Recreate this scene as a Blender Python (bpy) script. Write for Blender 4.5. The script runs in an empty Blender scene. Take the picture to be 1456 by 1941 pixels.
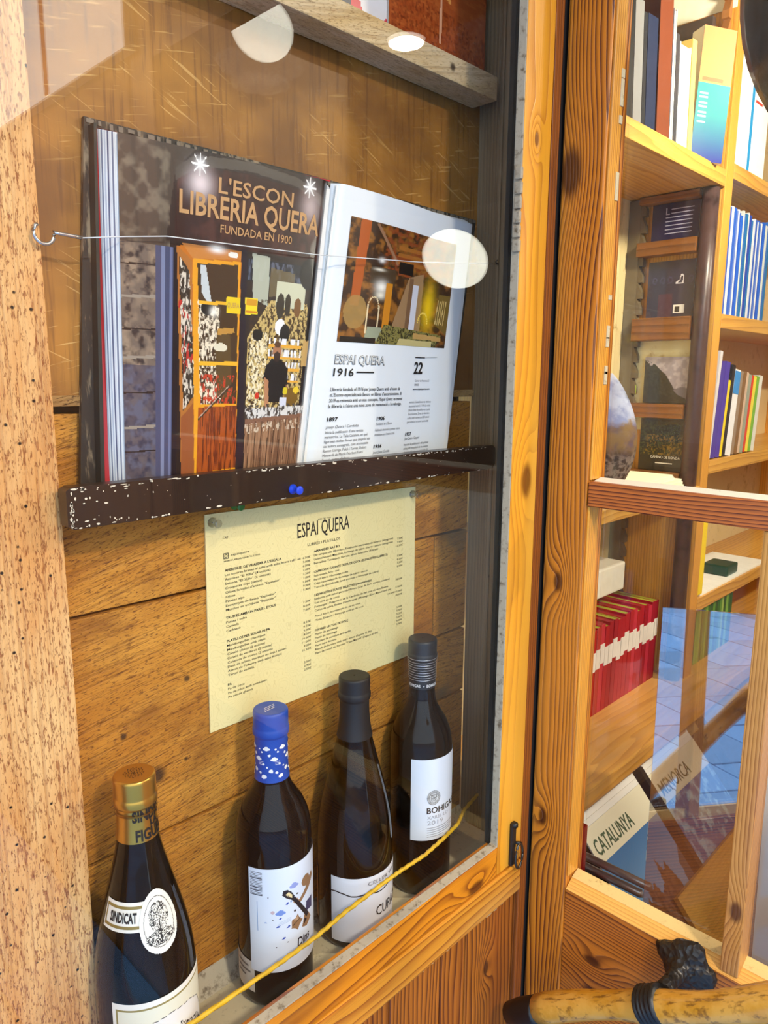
import bpy, bmesh, math, random
import numpy as np
from mathutils import Vector, Matrix
random.seed(7)
C = bpy.context.scene.collection
SC = bpy.context.scene
EZ = 1.5            # eye height; all z below are given relative to eye level
PI = math.pi

# ------------------------------------------------------------------ camera
cam = bpy.data.cameras.new('camera'); co = bpy.data.objects.new('camera', cam); C.objects.link(co)
cam.sensor_fit = 'HORIZONTAL'; cam.sensor_width = 36.0; cam.lens = 36.0*1386.8/1456.0
cam.clip_start = 0.01
yaw, pit, rol = 0.797516, 0.182701, 0.0051098
f_ = Vector((math.sin(yaw)*math.cos(pit), math.cos(yaw)*math.cos(pit), -math.sin(pit)))
r_ = Vector((math.cos(yaw), -math.sin(yaw), 0)); u_ = r_.cross(f_)
r2 = r_*math.cos(rol)+u_*math.sin(rol); u2 = -r_*math.sin(rol)+u_*math.cos(rol)
co.matrix_world = Matrix(((r2.x, u2.x, -f_.x, 0), (r2.y, u2.y, -f_.y, 0), (r2.z, u2.z, -f_.z, EZ), (0, 0, 0, 1)))
SC.camera = co

# ------------------------------------------------------------------ world and exposure
w = bpy.data.worlds.new('world'); SC.world = w; w.use_nodes = True
bg = w.node_tree.nodes['Background']; bg.inputs[0].default_value = (0.62, 0.80, 1.0, 1); bg.inputs[1].default_value = 2.6
SC.view_settings.view_transform = 'Standard'; SC.view_settings.look = 'None'
SC.view_settings.exposure = -0.06; SC.view_settings.gamma = 1.0; SC.view_settings.use_curve_mapping = False
try:
    SC.cycles.transparent_max_bounces = 24; SC.cycles.max_bounces = 8
    SC.cycles.sample_clamp_indirect = 6.0; SC.cycles.use_denoising = True
except Exception:
    pass

# ------------------------------------------------------------------ helpers
def lin(c):
    return tuple((x/255/12.92 if x/255 <= .04045 else ((x/255+.055)/1.055)**2.4) for x in c)
def rgba(c): return (*lin(c), 1.0)

class MB:
    """collects geometry in eye based coordinates; one MB becomes one mesh object"""
    def __init__(s): s.v = []; s.f = []; s.mi = []; s.col = []; s.sm = []
    def add(s, vs, fs, m=0, smooth=False, col=None):
        o = len(s.v); s.v += [tuple(p) for p in vs]
        for k, f in enumerate(fs):
            s.f.append([i+o for i in f]); s.mi.append(m); s.sm.append(smooth)
            s.col.append(col[k] if isinstance(col, list) else col)
        return s
    def box(s, x0, x1, y0, y1, z0, z1, b=0.0, m=0):
        x0, x1 = min(x0, x1), max(x0, x1); y0, y1 = min(y0, y1), max(y0, y1); z0, z1 = min(z0, z1), max(z0, z1)
        b = min(b, (x1-x0)*.45, (y1-y0)*.45, (z1-z0)*.45)
        if b <= 0:
            vs = [(x, y, z) for z in (z0, z1) for y in (y0, y1) for x in (x0, x1)]
            return s.add(vs, [(0, 2, 3, 1), (4, 5, 7, 6), (0, 1, 5, 4), (2, 6, 7, 3), (0, 4, 6, 2), (1, 3, 7, 5)], m)
        bm = bmesh.new(); bmesh.ops.create_cube(bm, size=1)
        for q in bm.verts: q.co = Vector(((x0+x1)/2+q.co.x*(x1-x0), (y0+y1)/2+q.co.y*(y1-y0), (z0+z1)/2+q.co.z*(z1-z0)))
        bmesh.ops.bevel(bm, geom=bm.edges[:], offset=b, segments=2, profile=.6, affect='EDGES')
        bm.verts.index_update()
        s.add([q.co[:] for q in bm.verts], [[q.index for q in f.verts] for f in bm.faces], m); bm.free(); return s
    def prism(s, poly, fn0, fn1, m=0):
        n = len(poly)
        s.add([fn0(*p) for p in poly]+[fn1(*p) for p in poly],
              [list(range(n))[::-1], list(range(n, 2*n))]+[(i, (i+1) % n, n+(i+1) % n, n+i) for i in range(n)], m); return s
    def quad(s, a, b, c, d, m=0): return s.add([a, b, c, d], [(0, 1, 2, 3)], m)
    def lathe(s, prof, cx, cy, cz, n=40, m=0, cap=True):
        vs = []; fs = []
        for r, z in prof:
            for k in range(n):
                a = 2*PI*k/n; vs.append((cx+r*math.cos(a), cy+r*math.sin(a), cz+z))
        for i in range(len(prof)-1):
            for k in range(n): fs.append((i*n+k, i*n+(k+1) % n, (i+1)*n+(k+1) % n, (i+1)*n+k))
        if cap:
            fs.append(list(range(n))[::-1]); fs.append([(len(prof)-1)*n+k for k in range(n)])
        return s.add(vs, fs, m, True)
    def tube(s, pts, rad, n=8, m=0, twist=0.0, lob=0.0):
        pts = [Vector(p) for p in pts]; vs = []; fs = []; N = len(pts)
        up = Vector((0, 0, 1)); acc = 0
        for i, p in enumerate(pts):
            t = (pts[min(i+1, N-1)]-pts[max(i-1, 0)]).normalized()
            a = t.cross(up if abs(t.z) < .95 else Vector((1, 0, 0))).normalized(); b = t.cross(a)
            r = rad[i] if isinstance(rad, (list, tuple)) else rad
            for k in range(n):
                an = 2*PI*k/n; rr = r*(1+lob*math.cos(3*an+twist*i))
                vs.append(p+a*rr*math.cos(an)+b*rr*math.sin(an))
        for i in range(N-1):
            for k in range(n): fs.append((i*n+k, i*n+(k+1) % n, (i+1)*n+(k+1) % n, (i+1)*n+k))
        fs.append(list(range(n))[::-1]); fs.append([(N-1)*n+k for k in range(n)])
        return s.add([tuple(v) for v in vs], fs, m, True)
    def shell(s, nx, ny, fn, th=0.0, m=0, smooth=True):
        """grid surface fn(u,v)->point; with thickness th along -normal handled by a second fn copy"""
        vs = [fn(i/nx, j/ny) for j in range(ny+1) for i in range(nx+1)]
        fs = [(j*(nx+1)+i, j*(nx+1)+i+1, (j+1)*(nx+1)+i+1, (j+1)*(nx+1)+i) for j in range(ny) for i in range(nx)]
        return s.add(vs, fs, m, smooth)

def worldloc(o):
    p = Vector(o.location)
    while o.parent: o = o.parent; p += Vector(o.location)
    return p
def mats_of(m): return list(m) if isinstance(m, (list, tuple)) else [m]
def link(name, mb, mat, parent=None, local=False, label=None, cat=None, group=None, kind=None):
    me = bpy.data.meshes.new(name)
    v = np.array(mb.v, float)
    loc = Vector((0, 0, 0))
    if not local:
        v = v+np.array([0, 0, EZ])
        if parent is None:
            loc = Vector(((v[:, 0].min()+v[:, 0].max())/2, (v[:, 1].min()+v[:, 1].max())/2, v[:, 2].min()))
            v = v-np.array(loc)
        else:
            v = v-np.array(worldloc(parent))
    me.from_pydata([tuple(p) for p in v], [], mb.f)
    for m in mats_of(mat): me.materials.append(m)
    if any(mb.mi): me.polygons.foreach_set('material_index', mb.mi)
    me.polygons.foreach_set('use_smooth', mb.sm)
    if any(c is not None for c in mb.col):
        at = me.color_attributes.new('Col', 'FLOAT_COLOR', 'CORNER'); data = []
        for f, c in zip(mb.f, mb.col):
            c = c if c is not None else (1, 1, 1)
            data += [c[0], c[1], c[2], 1.0]*len(f)
        at.data.foreach_set('color', data)
    me.validate(); me.update()
    o = bpy.data.objects.new(name, me); C.objects.link(o); o.location = loc
    if parent is not None: o.parent = parent
    tag(o, label, cat, group, kind); return o
def tag(o, label=None, cat=None, group=None, kind=None):
    if label: o['label'] = label
    if cat: o['category'] = cat
    if group: o['group'] = group
    if kind: o['kind'] = kind
    return o
def empty(name, loc, label=None, cat=None, group=None, kind=None, rot=(0, 0, 0)):
    o = bpy.data.objects.new(name, None); C.objects.link(o); o.empty_display_size = .02
    o.location = (loc[0], loc[1], loc[2]+EZ); o.rotation_euler = rot
    return tag(o, label, cat, group, kind)
def structure(name, loc=(0, 0, 0)): return empty(name, loc, kind='structure')

# ------------------------------------------------------------------ materials
class N:
    def __init__(s, name):
        s.mat = bpy.data.materials.new(name); s.mat.use_nodes = True; s.nt = s.mat.node_tree; s.nt.nodes.clear()
        s.out = s.nt.nodes.new('ShaderNodeOutputMaterial')
    def n(s, t, **k):
        q = s.nt.nodes.new(t)
        for a, b in k.items(): setattr(q, a, b)
        return q
    def set(s, sock, v):
        if hasattr(v, 'links') or isinstance(v, bpy.types.NodeSocket): s.nt.links.new(v, sock)
        else: sock.default_value = v
    def m(s, op, a, b=0.0, c=0.0, clamp=False):
        q = s.n('ShaderNodeMath', operation=op); q.use_clamp = clamp
        s.set(q.inputs[0], a); s.set(q.inputs[1], b)
        if op in ('MULTIPLY_ADD', 'SMOOTH_MIN', 'WRAP', 'COMPARE'): s.set(q.inputs[2], c)
        return q.outputs[0]
    def mix(s, f, a, b, bt='MIX'):
        q = s.n('ShaderNodeMix', data_type='RGBA', blend_type=bt); q.clamp_factor = True
        s.set(q.inputs[0], f); s.set(q.inputs[6], a if not isinstance(a, tuple) else (*a[:3], 1)); s.set(q.inputs[7], b if not isinstance(b, tuple) else (*b[:3], 1))
        return q.outputs[2]
    def step(s, x, lo, hi):
        q = s.n('ShaderNodeMapRange', interpolation_type='SMOOTHSTEP')
        s.set(q.inputs[0], x); q.inputs[1].default_value = lo; q.inputs[2].default_value = hi
        return q.outputs[0]
    def pos(s, obj=False):
        if obj: return s.n('ShaderNodeTexCoord').outputs['Object']
        return s.n('ShaderNodeNewGeometry').outputs['Position']
    def scale(s, vec, sc, off=(0, 0, 0)):
        q = s.n('ShaderNodeMapping'); s.set(q.inputs[0], vec); q.inputs[1].default_value = off; q.inputs[3].default_value = sc
        return q.outputs[0]
    def noise(s, vec, sc=1.0, det=3.0, rough=.55, dist=0.0):
        q = s.n('ShaderNodeTexNoise'); s.set(q.inputs['Vector'], vec); q.inputs['Scale'].default_value = sc
        q.inputs['Detail'].default_value = det; q.inputs['Roughness'].default_value = rough; q.inputs['Distortion'].default_value = dist
        return q.outputs[0]
    def principled(s, col, rough=.5, metal=0.0, bump=None, bd=.0005, bs=.5, coat=0.0, spec=.5, normal=None):
        p = s.n('ShaderNodeBsdfPrincipled'); s.set(p.inputs['Base Color'], col if not isinstance(col, tuple) else (*col[:3], 1))
        s.set(p.inputs['Roughness'], rough); p.inputs['Metallic'].default_value = metal
        p.inputs['Coat Weight'].default_value = coat; p.inputs['Specular IOR Level'].default_value = spec
        if bump is not None:
            b = s.n('ShaderNodeBump'); b.inputs['Strength'].default_value = bs; b.inputs['Distance'].default_value = bd
            s.set(b.inputs['Height'], bump); s.nt.links.new(b.outputs[0], p.inputs['Normal'])
        s.nt.links.new(p.outputs[0], s.out.inputs[0]); return s.mat

_pc = {}
def plain(c, rough=.5, metal=0.0, coat=0.0, var=.12, spec=.5):
    k = (c, rough, metal, coat, var, spec)
    if k in _pc: return _pc[k]
    q = N('plain_%d_%d_%d' % c); L = lin(c)
    nz = q.noise(q.scale(q.pos(True), (60, 60, 60)), 1, 3)
    col = q.mix(nz, tuple(x*(1-var) for x in L), tuple(min(1, x*(1+var)) for x in L))
    _pc[k] = q.principled(col, rough, metal, coat=coat, spec=spec); return _pc[k]

def pine(name, axis, light, dark, freq=180, amp=1.5, contrast=1.0, knots=(), sharp=3.0, fib=.25, tint=None, rough=.42, pits=0.0, seed=0.0, wiggle=4.0, coat=.15, worn=None):
    """growth ring wood: axis = grain direction (world), freq = rings per metre, knots = (x,y,z,r) in eye coordinates"""
    q = N(name); P = q.pos(); sx = q.n('ShaderNodeSeparateXYZ'); q.set(sx.inputs[0], P)
    a = 'xyz'.index(axis); ps = [i for i in range(3) if i != a]
    perp = q.m('ADD', q.m('MULTIPLY', sx.outputs[ps[0]], 1.0), q.m('MULTIPLY', sx.outputs[ps[1]], 0.83))
    sc = [1.0, 1.0, 1.0]; sc[a] = .12
    lo = q.noise(q.scale(P, tuple(x*12 for x in sc), (seed, seed*.7, seed*1.3)), 1, 2, .5)
    md = q.noise(q.scale(P, tuple(x*45 for x in sc), (seed, 3, seed)), 1, 2, .5)
    t = q.m('MULTIPLY', perp, freq)
    t = q.m('ADD', t, q.m('MULTIPLY', q.m('SUBTRACT', lo, .5), amp*wiggle))
    t = q.m('ADD', t, q.m('MULTIPLY', q.m('SUBTRACT', md, .5), amp*.8))
    kd = None
    for (kx, ky, kz, kr) in knots:
        kc = (kx, ky, kz+EZ)
        d = q.n('ShaderNodeVectorMath', operation='SUBTRACT'); q.set(d.inputs[0], P); d.inputs[1].default_value = kc
        ss = [1/kr]*3; ss[a] = .5/kr
        e = q.n('ShaderNodeVectorMath', operation='MULTIPLY'); q.set(e.inputs[0], d.outputs[0]); e.inputs[1].default_value = ss
        ln = q.n('ShaderNodeVectorMath', operation='LENGTH'); q.set(ln.inputs[0], e.outputs[0]); L = ln.outputs['Value']
        g = q.m('POWER', 2.718, q.m('MULTIPLY', q.m('MULTIPLY', L, L), -.35))
        t = q.m('ADD', t, q.m('MULTIPLY', g, 3.2))
        k1 = q.m('SUBTRACT', 1.0, q.step(L, .35, .8))
        kd = k1 if kd is None else q.m('MAXIMUM', kd, k1)
    fr = q.m('FRACT', t)
    up = q.m('POWER', fr, sharp)
    prof = q.m('MULTIPLY', up, q.m('SUBTRACT', 1.0, q.step(fr, .93, 1.0)))
    fi = q.noise(q.scale(P, tuple((900 if i != a else 14) for i in range(3))), 1, 2, .6)
    bigv = q.noise(q.scale(P, tuple(x*9 for x in sc), (seed+5, 1, 2)), 1, 3, .6)
    fac = q.m('MULTIPLY', prof, q.m('MULTIPLY', q.m('ADD', bigv, .45), contrast), clamp=True)
    col = q.mix(fac, lin(light), lin(dark))
    col = q.mix(q.m('MULTIPLY', q.step(fi, .42, .72), fib), col, lin(dark))
    if tint: col = q.mix(q.m('MULTIPLY', q.step(bigv, .45, .72), .7), col, lin(tint))
    if kd is not None: col = q.mix(q.m('MULTIPLY', kd, .85), col, tuple(x*.35 for x in lin(dark)))
    hgt = q.m('SUBTRACT', q.m('MULTIPLY', fi, .4), fac)
    if pits > 0:
        vo = q.n('ShaderNodeTexVoronoi'); q.set(vo.inputs['Vector'], P); vo.inputs['Scale'].default_value = pits
        cs = q.n('ShaderNodeSeparateColor'); q.set(cs.inputs[0], vo.outputs['Color'])
        sel = q.m('GREATER_THAN', cs.outputs[0], .55)
        hole = q.m('MULTIPLY', sel, q.m('SUBTRACT', 1.0, q.step(vo.outputs['Distance'], .08, .17)))
        col = q.mix(hole, col, (.012, .006, .003)); hgt = q.m('SUBTRACT', hgt, q.m('MULTIPLY', hole, 3))
    if worn:
        wn = q.noise(q.scale(P, tuple(x*38 for x in sc), (9, 9, 9)), 1, 5, .7)
        col = q.mix(q.step(wn, .56, .66), col, lin(worn))
    return q.principled(col, rough, bump=hgt, bd=.0006, bs=.55, coat=coat)

def sawn(name, axis, base, dark, pale, seed=0.0, knots=(), tilt=0.25, rough=.62, speck=1.0, dirt=None, pits=0.0):
    """rough sawn plank: short elongated dark flecks, saw lines, soft variation"""
    q = N(name); P = q.pos(); a = 'xyz'.index(axis)
    rot = q.n('ShaderNodeMapping'); q.set(rot.inputs[0], P)
    rot.inputs[2].default_value = (0, tilt if axis == 'x' else 0, 0)
    Q = rot.outputs[0]
    def st(s, al, off): return q.scale(Q, tuple((al if i == a else s) for i in range(3)), off)
    f1 = q.noise(st(800, 190, (seed, 0, 0)), 1, 3, .65)
    f2 = q.noise(st(420, 75, (seed, 4, 1)), 1, 3, .6)
    f3 = q.noise(st(30, 7, (seed, 2, 7)), 1, 4, .6)
    f4 = q.noise(st(900, 300, (seed, 2, 7)), 1, 2, .6)
    ln = q.noise(st(330, 5, (seed, 8, 3)), 1, 2, .5)
    col = q.mix(q.step(f3, .3, .7), lin(base), lin(pale))
    col = q.mix(q.m('MULTIPLY', q.step(ln, .48, .68), .3), col, lin(dark))
    col = q.mix(q.m('MULTIPLY', q.step(f1, .55, .66), .8*speck), col, lin(dark))
    col = q.mix(q.m('MULTIPLY', q.step(f2, .56, .68), .7*speck), col, lin(dark))
    col = q.mix(q.m('MULTIPLY', q.step(f4, .6, .75), .35), col, lin(pale))
    if dirt: col = q.mix(q.m('MULTIPLY', q.step(q.noise(st(14, 9, (seed, 1, 1)), 1, 4, .6), .52, .7), .75), col, lin(dirt))
    for (kx, ky, kz, kr) in knots:
        d = q.n('ShaderNodeVectorMath', operation='DISTANCE'); q.set(d.inputs[0], P); d.inputs[1].default_value = (kx, ky, kz+EZ)
        L = q.m('ADD', d.outputs['Value'], q.m('MULTIPLY', q.m('SUBTRACT', f2, .5), kr*.7))
        col = q.mix(q.m('MULTIPLY', q.m('SUBTRACT', 1.0, q.step(L, kr*.45, kr*1.5)), .9), col, (.03, .012, .005))
    hgt = q.m('SUBTRACT', q.m('MULTIPLY', f4, .5), q.m('ADD', q.step(f1, .54, .68), q.step(ln, .48, .7)))
    if pits > 0:
        vo = q.n('ShaderNodeTexVoronoi'); q.set(vo.inputs['Vector'], P); vo.inputs['Scale'].default_value = pits
        cs = q.n('ShaderNodeSeparateColor'); q.set(cs.inputs[0], vo.outputs['Color'])
        sel = q.m('GREATER_THAN', cs.outputs[0], .45)
        hole = q.m('MULTIPLY', sel, q.m('SUBTRACT', 1.0, q.step(vo.outputs['Distance'], .07, .15)))
        col = q.mix(hole, col, (.012, .006, .003)); hgt = q.m('SUBTRACT', hgt, q.m('MULTIPLY', hole, 4))
    return q.principled(col, rough, bump=hgt, bd=.0007, bs=.6, spec=.35)

def scratched(name):
    """plywood panel with pale rubbed scratches"""
    q = N(name); P = q.pos()
    rt = q.n('ShaderNodeMapping'); q.set(rt.inputs[0], P); rt.inputs[2].default_value = (0, .22, 0)
    r2_ = q.n('ShaderNodeMapping'); q.set(r2_.inputs[0], P); r2_.inputs[2].default_value = (0, -.45, 0)
    a = q.noise(q.scale(rt.outputs[0], (26, 80, 420)), 1, 2, .6); b = q.noise(q.scale(r2_.outputs[0], (20, 80, 340), (3, 3, 3)), 1, 2, .6)
    big = q.noise(q.scale(P, (5, 5, 7)), 1, 4, .6); gr = q.noise(q.scale(P, (260, 260, 12)), 1, 3, .6)
    col = q.mix(q.step(big, .35, .68), lin((120, 76, 24)), lin((184, 126, 44)))
    col = q.mix(q.m('MULTIPLY', q.step(gr, .5, .7), .5), col, lin((92, 52, 16)))
    m = q.m('MULTIPLY', q.step(q.m('MAXIMUM', a, b), .63, .72), q.step(big, .38, .62))
    col = q.mix(q.m('MULTIPLY', m, .75), col, lin((225, 180, 105)))
    return q.principled(col, .5, bump=m, bd=.0003, bs=.3)

def chipped(name, paint, chip, axis='x', thr=.62, sc=60, rough=.35):
    q = N(name); P = q.pos()
    nz = q.noise(q.scale(P, (sc, sc*2.2, sc*2.2)), 1, 6, .72)
    n2 = q.noise(q.scale(P, (25, 25, 25)), 1, 4, .6)
    pt = q.n('ShaderNodeNewGeometry').outputs['Pointiness']
    ed = q.step(pt, .505, .56)
    m = q.step(q.m('ADD', nz, q.m('MULTIPLY', ed, .16)), thr, thr+.04)
    col = q.mix(n2, lin(paint), tuple(min(1, x*1.5+.004) for x in lin(paint)))
    col = q.mix(m, col, lin(chip))
    return q.principled(col, rough, bump=m, bd=.0006, bs=.6, coat=.2)

def grimy(name, base, dirt, thr=.5, rough=.7, sc=40):
    q = N(name); P = q.pos()
    a = q.noise(q.scale(P, (sc, sc, sc)), 1, 6, .7); b = q.noise(q.scale(P, (sc*6, sc*6, sc*6)), 1, 3, .6)
    col = q.mix(q.step(a, thr, thr+.2), lin(base), lin(dirt)); col = q.mix(q.m('MULTIPLY', q.step(b, .6, .75), .4), col, lin(dirt))
    return q.principled(col, rough, bump=a, bd=.0008, bs=.4)

def glass(name, tint=(1, 1, 1), f0=.045, k=1.0, rough=.0, vary=0.0):
    q = N(name); g = q.n('ShaderNodeNewGeometry')
    d = q.n('ShaderNodeVectorMath', operation='DOT_PRODUCT'); q.set(d.inputs[0], g.outputs['Incoming']); q.set(d.inputs[1], g.outputs['Normal'])
    c = q.m('ABSOLUTE', d.outputs['Value'])
    fr = q.m('MULTIPLY', q.m('ADD', f0, q.m('MULTIPLY', 1-f0, q.m('POWER', q.m('SUBTRACT', 1.0, c), 5.0))), k, clamp=True)
    t = q.n('ShaderNodeBsdfTransparent'); t.inputs[0].default_value = (*tint, 1)
    gl = q.n('ShaderNodeBsdfGlossy'); gl.inputs['Roughness'].default_value = rough
    mx = q.n('ShaderNodeMixShader'); q.set(mx.inputs[0], fr); q.nt.links.new(t.outputs[0], mx.inputs[1]); q.nt.links.new(gl.outputs[0], mx.inputs[2])
    q.nt.links.new(mx.outputs[0], q.out.inputs[0]); return q.mat

def emit(name, c, s):
    q = N(name); e = q.n('ShaderNodeEmission'); e.inputs[0].default_value = (*c, 1); e.inputs[1].default_value = s
    q.nt.links.new(e.outputs[0], q.out.inputs[0]); return q.mat

def printed(name, rough=.3, coat=.2):
    q = N(name); at = q.n('ShaderNodeAttribute', attribute_name='Col')
    return q.principled(at.outputs['Color'], rough, coat=coat)
PRINT = printed('printed_gloss', .28, .25); PRINT_M = printed('printed_matte', .55, 0.0)
INK = plain((16, 15, 18), .6, var=.05); WHITE_INK = plain((238, 238, 236), .5, var=.03)

# ------------------------------------------------------------------ flat prints: a grid of coloured cells
class Canvas:
    def __init__(s, nx, ny, c):
        s.nx, s.ny = nx, ny; s.a = np.zeros((ny, nx, 3)); s.a[:] = lin(c)
        s.u, s.v = np.meshgrid((np.arange(nx)+.5)/nx, (np.arange(ny)+.5)/ny); s.rng = np.random.default_rng(5)
    def put(s, m, c, al=1.0):
        m = (m*al)[..., None]; s.a = s.a*(1-m)+np.array(lin(c))*m; return s
    def inside(s, p):
        m = np.zeros(s.u.shape, bool); n = len(p)
        for i in range(n):
            (x0, y0), (x1, y1) = p[i], p[(i+1) % n]
            if y0 == y1: continue
            c = ((s.v >= min(y0, y1)) & (s.v < max(y0, y1)) & (s.u < (s.v-y0)*(x1-x0)/(y1-y0)+x0)); m ^= c
        return m
    def poly(s, p, c, al=1.0): return s.put(s.inside(p).astype(float), c, al)
    def rect(s, u0, u1, v0, v1, c, al=1.0): return s.put(((s.u >= u0) & (s.u < u1) & (s.v >= v0) & (s.v < v1)).astype(float), c, al)
    def ell(s, u, v, ru, rv, c, al=1.0, soft=0.0):
        d = np.sqrt(((s.u-u)/ru)**2+((s.v-v)/rv)**2)
        return s.put(np.clip((1+soft-d)/max(soft, 1e-4), 0, 1) if soft else (d < 1).astype(float), c, al)
    def glow(s, u, v, ru, rv, c, al=1.0): return s.put(np.exp(-(((s.u-u)/ru)**2+((s.v-v)/rv)**2)), c, al)
    def line(s, u0, v0, u1, v1, wd, c, asp=1.0, al=1.0):
        dx, dy = u1-u0, (v1-v0)*asp; L = dx*dx+dy*dy
        t = np.clip(((s.u-u0)*dx+(s.v-v0)*asp*dy)/max(L, 1e-9), 0, 1)
        d = np.hypot(s.u-u0-t*dx, (s.v-v0)*asp-t*dy); return s.put((d < wd).astype(float), c, al)
    def grad(s, u0, u1, v0, v1, c0, c1, vert=True):
        m = (s.u >= u0) & (s.u < u1) & (s.v >= v0) & (s.v < v1)
        t = ((s.v-v0)/(v1-v0) if vert else (s.u-u0)/(u1-u0))[..., None]
        col = np.array(lin(c0))*(1-t)+np.array(lin(c1))*t; s.a = np.where(m[..., None], col, s.a); return s
    def fbm(s, sx, sy, seed, octs=3):
        r = np.random.default_rng(seed); o = np.zeros(s.u.shape); amp = 1; tot = 0
        for k in range(octs):
            gx, gy = int(sx*2**k)+2, int(sy*2**k)+2; g = r.random((gy+1, gx+1))
            X = s.u*(gx-1); Y = s.v*(gy-1); i = X.astype(int); j = Y.astype(int); fx = X-i; fy = Y-j
            fx = fx*fx*(3-2*fx); fy = fy*fy*(3-2*fy)
            o += amp*((g[j, i]*(1-fx)+g[j, i+1]*fx)*(1-fy)+(g[j+1, i]*(1-fx)+g[j+1, i+1]*fx)*fy); tot += amp; amp *= .55
        return o/tot
    def tex(s, mask, sx, sy, seed, c, lo=.45, hi=.65, al=1.0):
        n = np.clip((s.fbm(sx*3.6, sy*3.6, seed)-lo)/(hi-lo), 0, 1); return s.put(n*mask, c, al)
    def box(s, u0, u1, v0, v1): return ((s.u >= u0) & (s.u < u1) & (s.v >= v0) & (s.v < v1)).astype(float)
    def mesh(s, fn, mask=None):
        mb = MB(); nx, ny = s.nx, s.ny
        vs = [fn(i/nx, j/ny) for j in range(ny+1) for i in range(nx+1)]
        fs = []; cols = []
        for j in range(ny):
            for i in range(nx):
                if mask is not None and not mask[j, i]: continue
                fs.append((j*(nx+1)+i, j*(nx+1)+i+1, (j+1)*(nx+1)+i+1, (j+1)*(nx+1)+i)); cols.append(tuple(s.a[j, i]))
        mb.add(vs, fs, 0, True, cols); return mb

# ------------------------------------------------------------------ lettering
_tc = {}
def glyphs(txt, bold=0.0, shear=0.0):
    k = (txt, bold, shear)
    if k in _tc: return _tc[k]
    cu = bpy.data.curves.new('lettering', 'FONT'); cu.body = txt; cu.size = 1.0; cu.resolution_u = 2; cu.offset = bold; cu.shear = shear; cu.fill_mode = 'FRONT'
    ob = bpy.data.objects.new('lettering', cu); me = ob.to_mesh()
    vs = [tuple(v.co[:2]) for v in me.vertices]; fs = [list(p.vertices) for p in me.polygons]
    ob.to_mesh_clear(); bpy.data.objects.remove(ob); bpy.data.curves.remove(cu)
    _tc[k] = (vs, fs); return _tc[k]
_ch = None
def text(mb, txt, fn, x, y, h, width=None, align='L', bold=0.0, shear=0.0, m=0, sx=1.0, rot=0.0):
    """adds txt to mb; fn maps flat (x,y) metres to a point; h = capital height"""
    global _ch
    if _ch is None: _ch = max(v[1] for v in glyphs('H')[0])
    vs, fs = glyphs(txt, bold, shear)
    if not vs: return
    x0 = min(v[0] for v in vs); x1 = max(v[0] for v in vs); k = h/_ch
    kx = k*sx if width is None else width/(x1-x0)
    W = (x1-x0)*kx; ox = x-(0 if align == 'L' else W/2 if align == 'C' else W)
    cr, sr = math.cos(rot), math.sin(rot); P = []
    for a, b in vs:
        px, py = (a-x0)*kx+ox-x, b*k
        P.append(fn(x+px*cr-py*sr, y+px*sr+py*cr))
    mb.add(P, fs, m)

ORD = 'first second third fourth fifth sixth seventh eighth ninth tenth eleventh twelfth thirteenth fourteenth fifteenth sixteenth seventeenth eighteenth nineteenth twentieth'.split()+['twenty-first', 'twenty-second', 'twenty-third', 'twenty-fourth', 'twenty-fifth', 'twenty-sixth']

# ================================================================== LIGHTS
def recess_lamp(x, y, z):
    t = empty('ceiling_lamp', (x, y, z), 'round white ceiling lamp above the entrance by the display window', 'lamp')
    link('lamp_base', MB().lathe([(.135, 0), (.14, -.02), (.13, -.035)], x, y, z, 32), plain((225, 222, 214), .5), t)
    link('diffuser', MB().lathe([(.001, -.07), (.08, -.06), (.115, -.04), (.12, -.034)], x, y, z, 32), emit('lamp_diffuser', (1, .9, .74), 14), t)
    l = bpy.data.lights.new('recess_light', 'AREA'); l.shape = 'DISK'; l.size = .16; l.energy = 27; l.color = (1, .88, .70)
    o = bpy.data.objects.new('recess_light', l); C.objects.link(o); o.parent = t; o.location = (0, 0, -.085)
recess_lamp(.22, -.82, .86)

# ================================================================== STRUCTURE
ORANGE = dict(light=(226, 146, 42), dark=(128, 56, 12))
# --- display niche
wb = structure('wall_back', (.4, .585, -.66))
kn = [(.300, .585, -.365, .008), (.27, .585, -.315, .003), (.335, .585, -.28, .003), (.33, .585, -.36, .002)]
PL = [(-.02, .757, -.665, -.4255, 1), (-.02, .690, -.4225, -.1985, 2), (.6925, .757, -.4225, -.3345, 3), (.6925, .757, -.3315, -.1985, 4), (-.02, .757, -.1955, -.03, 5)]
for i, (x0, x1, z0, z1, sd) in enumerate(PL):
    link('plank', MB().box(x0, x1, .585, .603, z0, z1, .0012), sawn('sawn_plank_%d' % i, 'x', (182, 116, 32), (92, 44, 8), (212, 148, 56), sd*3.7, kn if i == 1 else (), tilt=[.1, .16, -.1, .1, .25][i], dirt=(120, 96, 60) if i in (2, 3) else (132, 76, 18)), wb)
PLY = scratched('scratched_plywood')
link('plywood_panel', MB().box(-.02, .757, .5815, .603, -.022, .76, .001), [PLY], wb)
link('panel_edge', MB().box(-.02, .757, .5795, .5815, -.024, -.0155, .0005), sawn('panel_edge_wood', 'x', (150, 106, 52), (80, 50, 22), (196, 160, 100), 2), wb)
link('joint_backing', MB().box(-.02, .757, .604, .612, -.665, .76), plain((24, 13, 6), .9), wb)
link('trim_1', MB().box(-.06, .2205, .558, .5805, -.64, .76, .002), sawn('pitted_board', 'z', (220, 156, 88), (140, 66, 20), (240, 192, 128), 4.2, (), rough=.6, speck=1.0, pits=95), kind='structure')
wr = structure('wall_right', (.77, .52, -.66))
GREY = lambda n, s: pine(n, 'z', (140, 112, 76), (66, 50, 32), 260, 1.5, .6, (), 2.0, .35, (160, 138, 104), .6, 60, s, coat=0)
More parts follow.
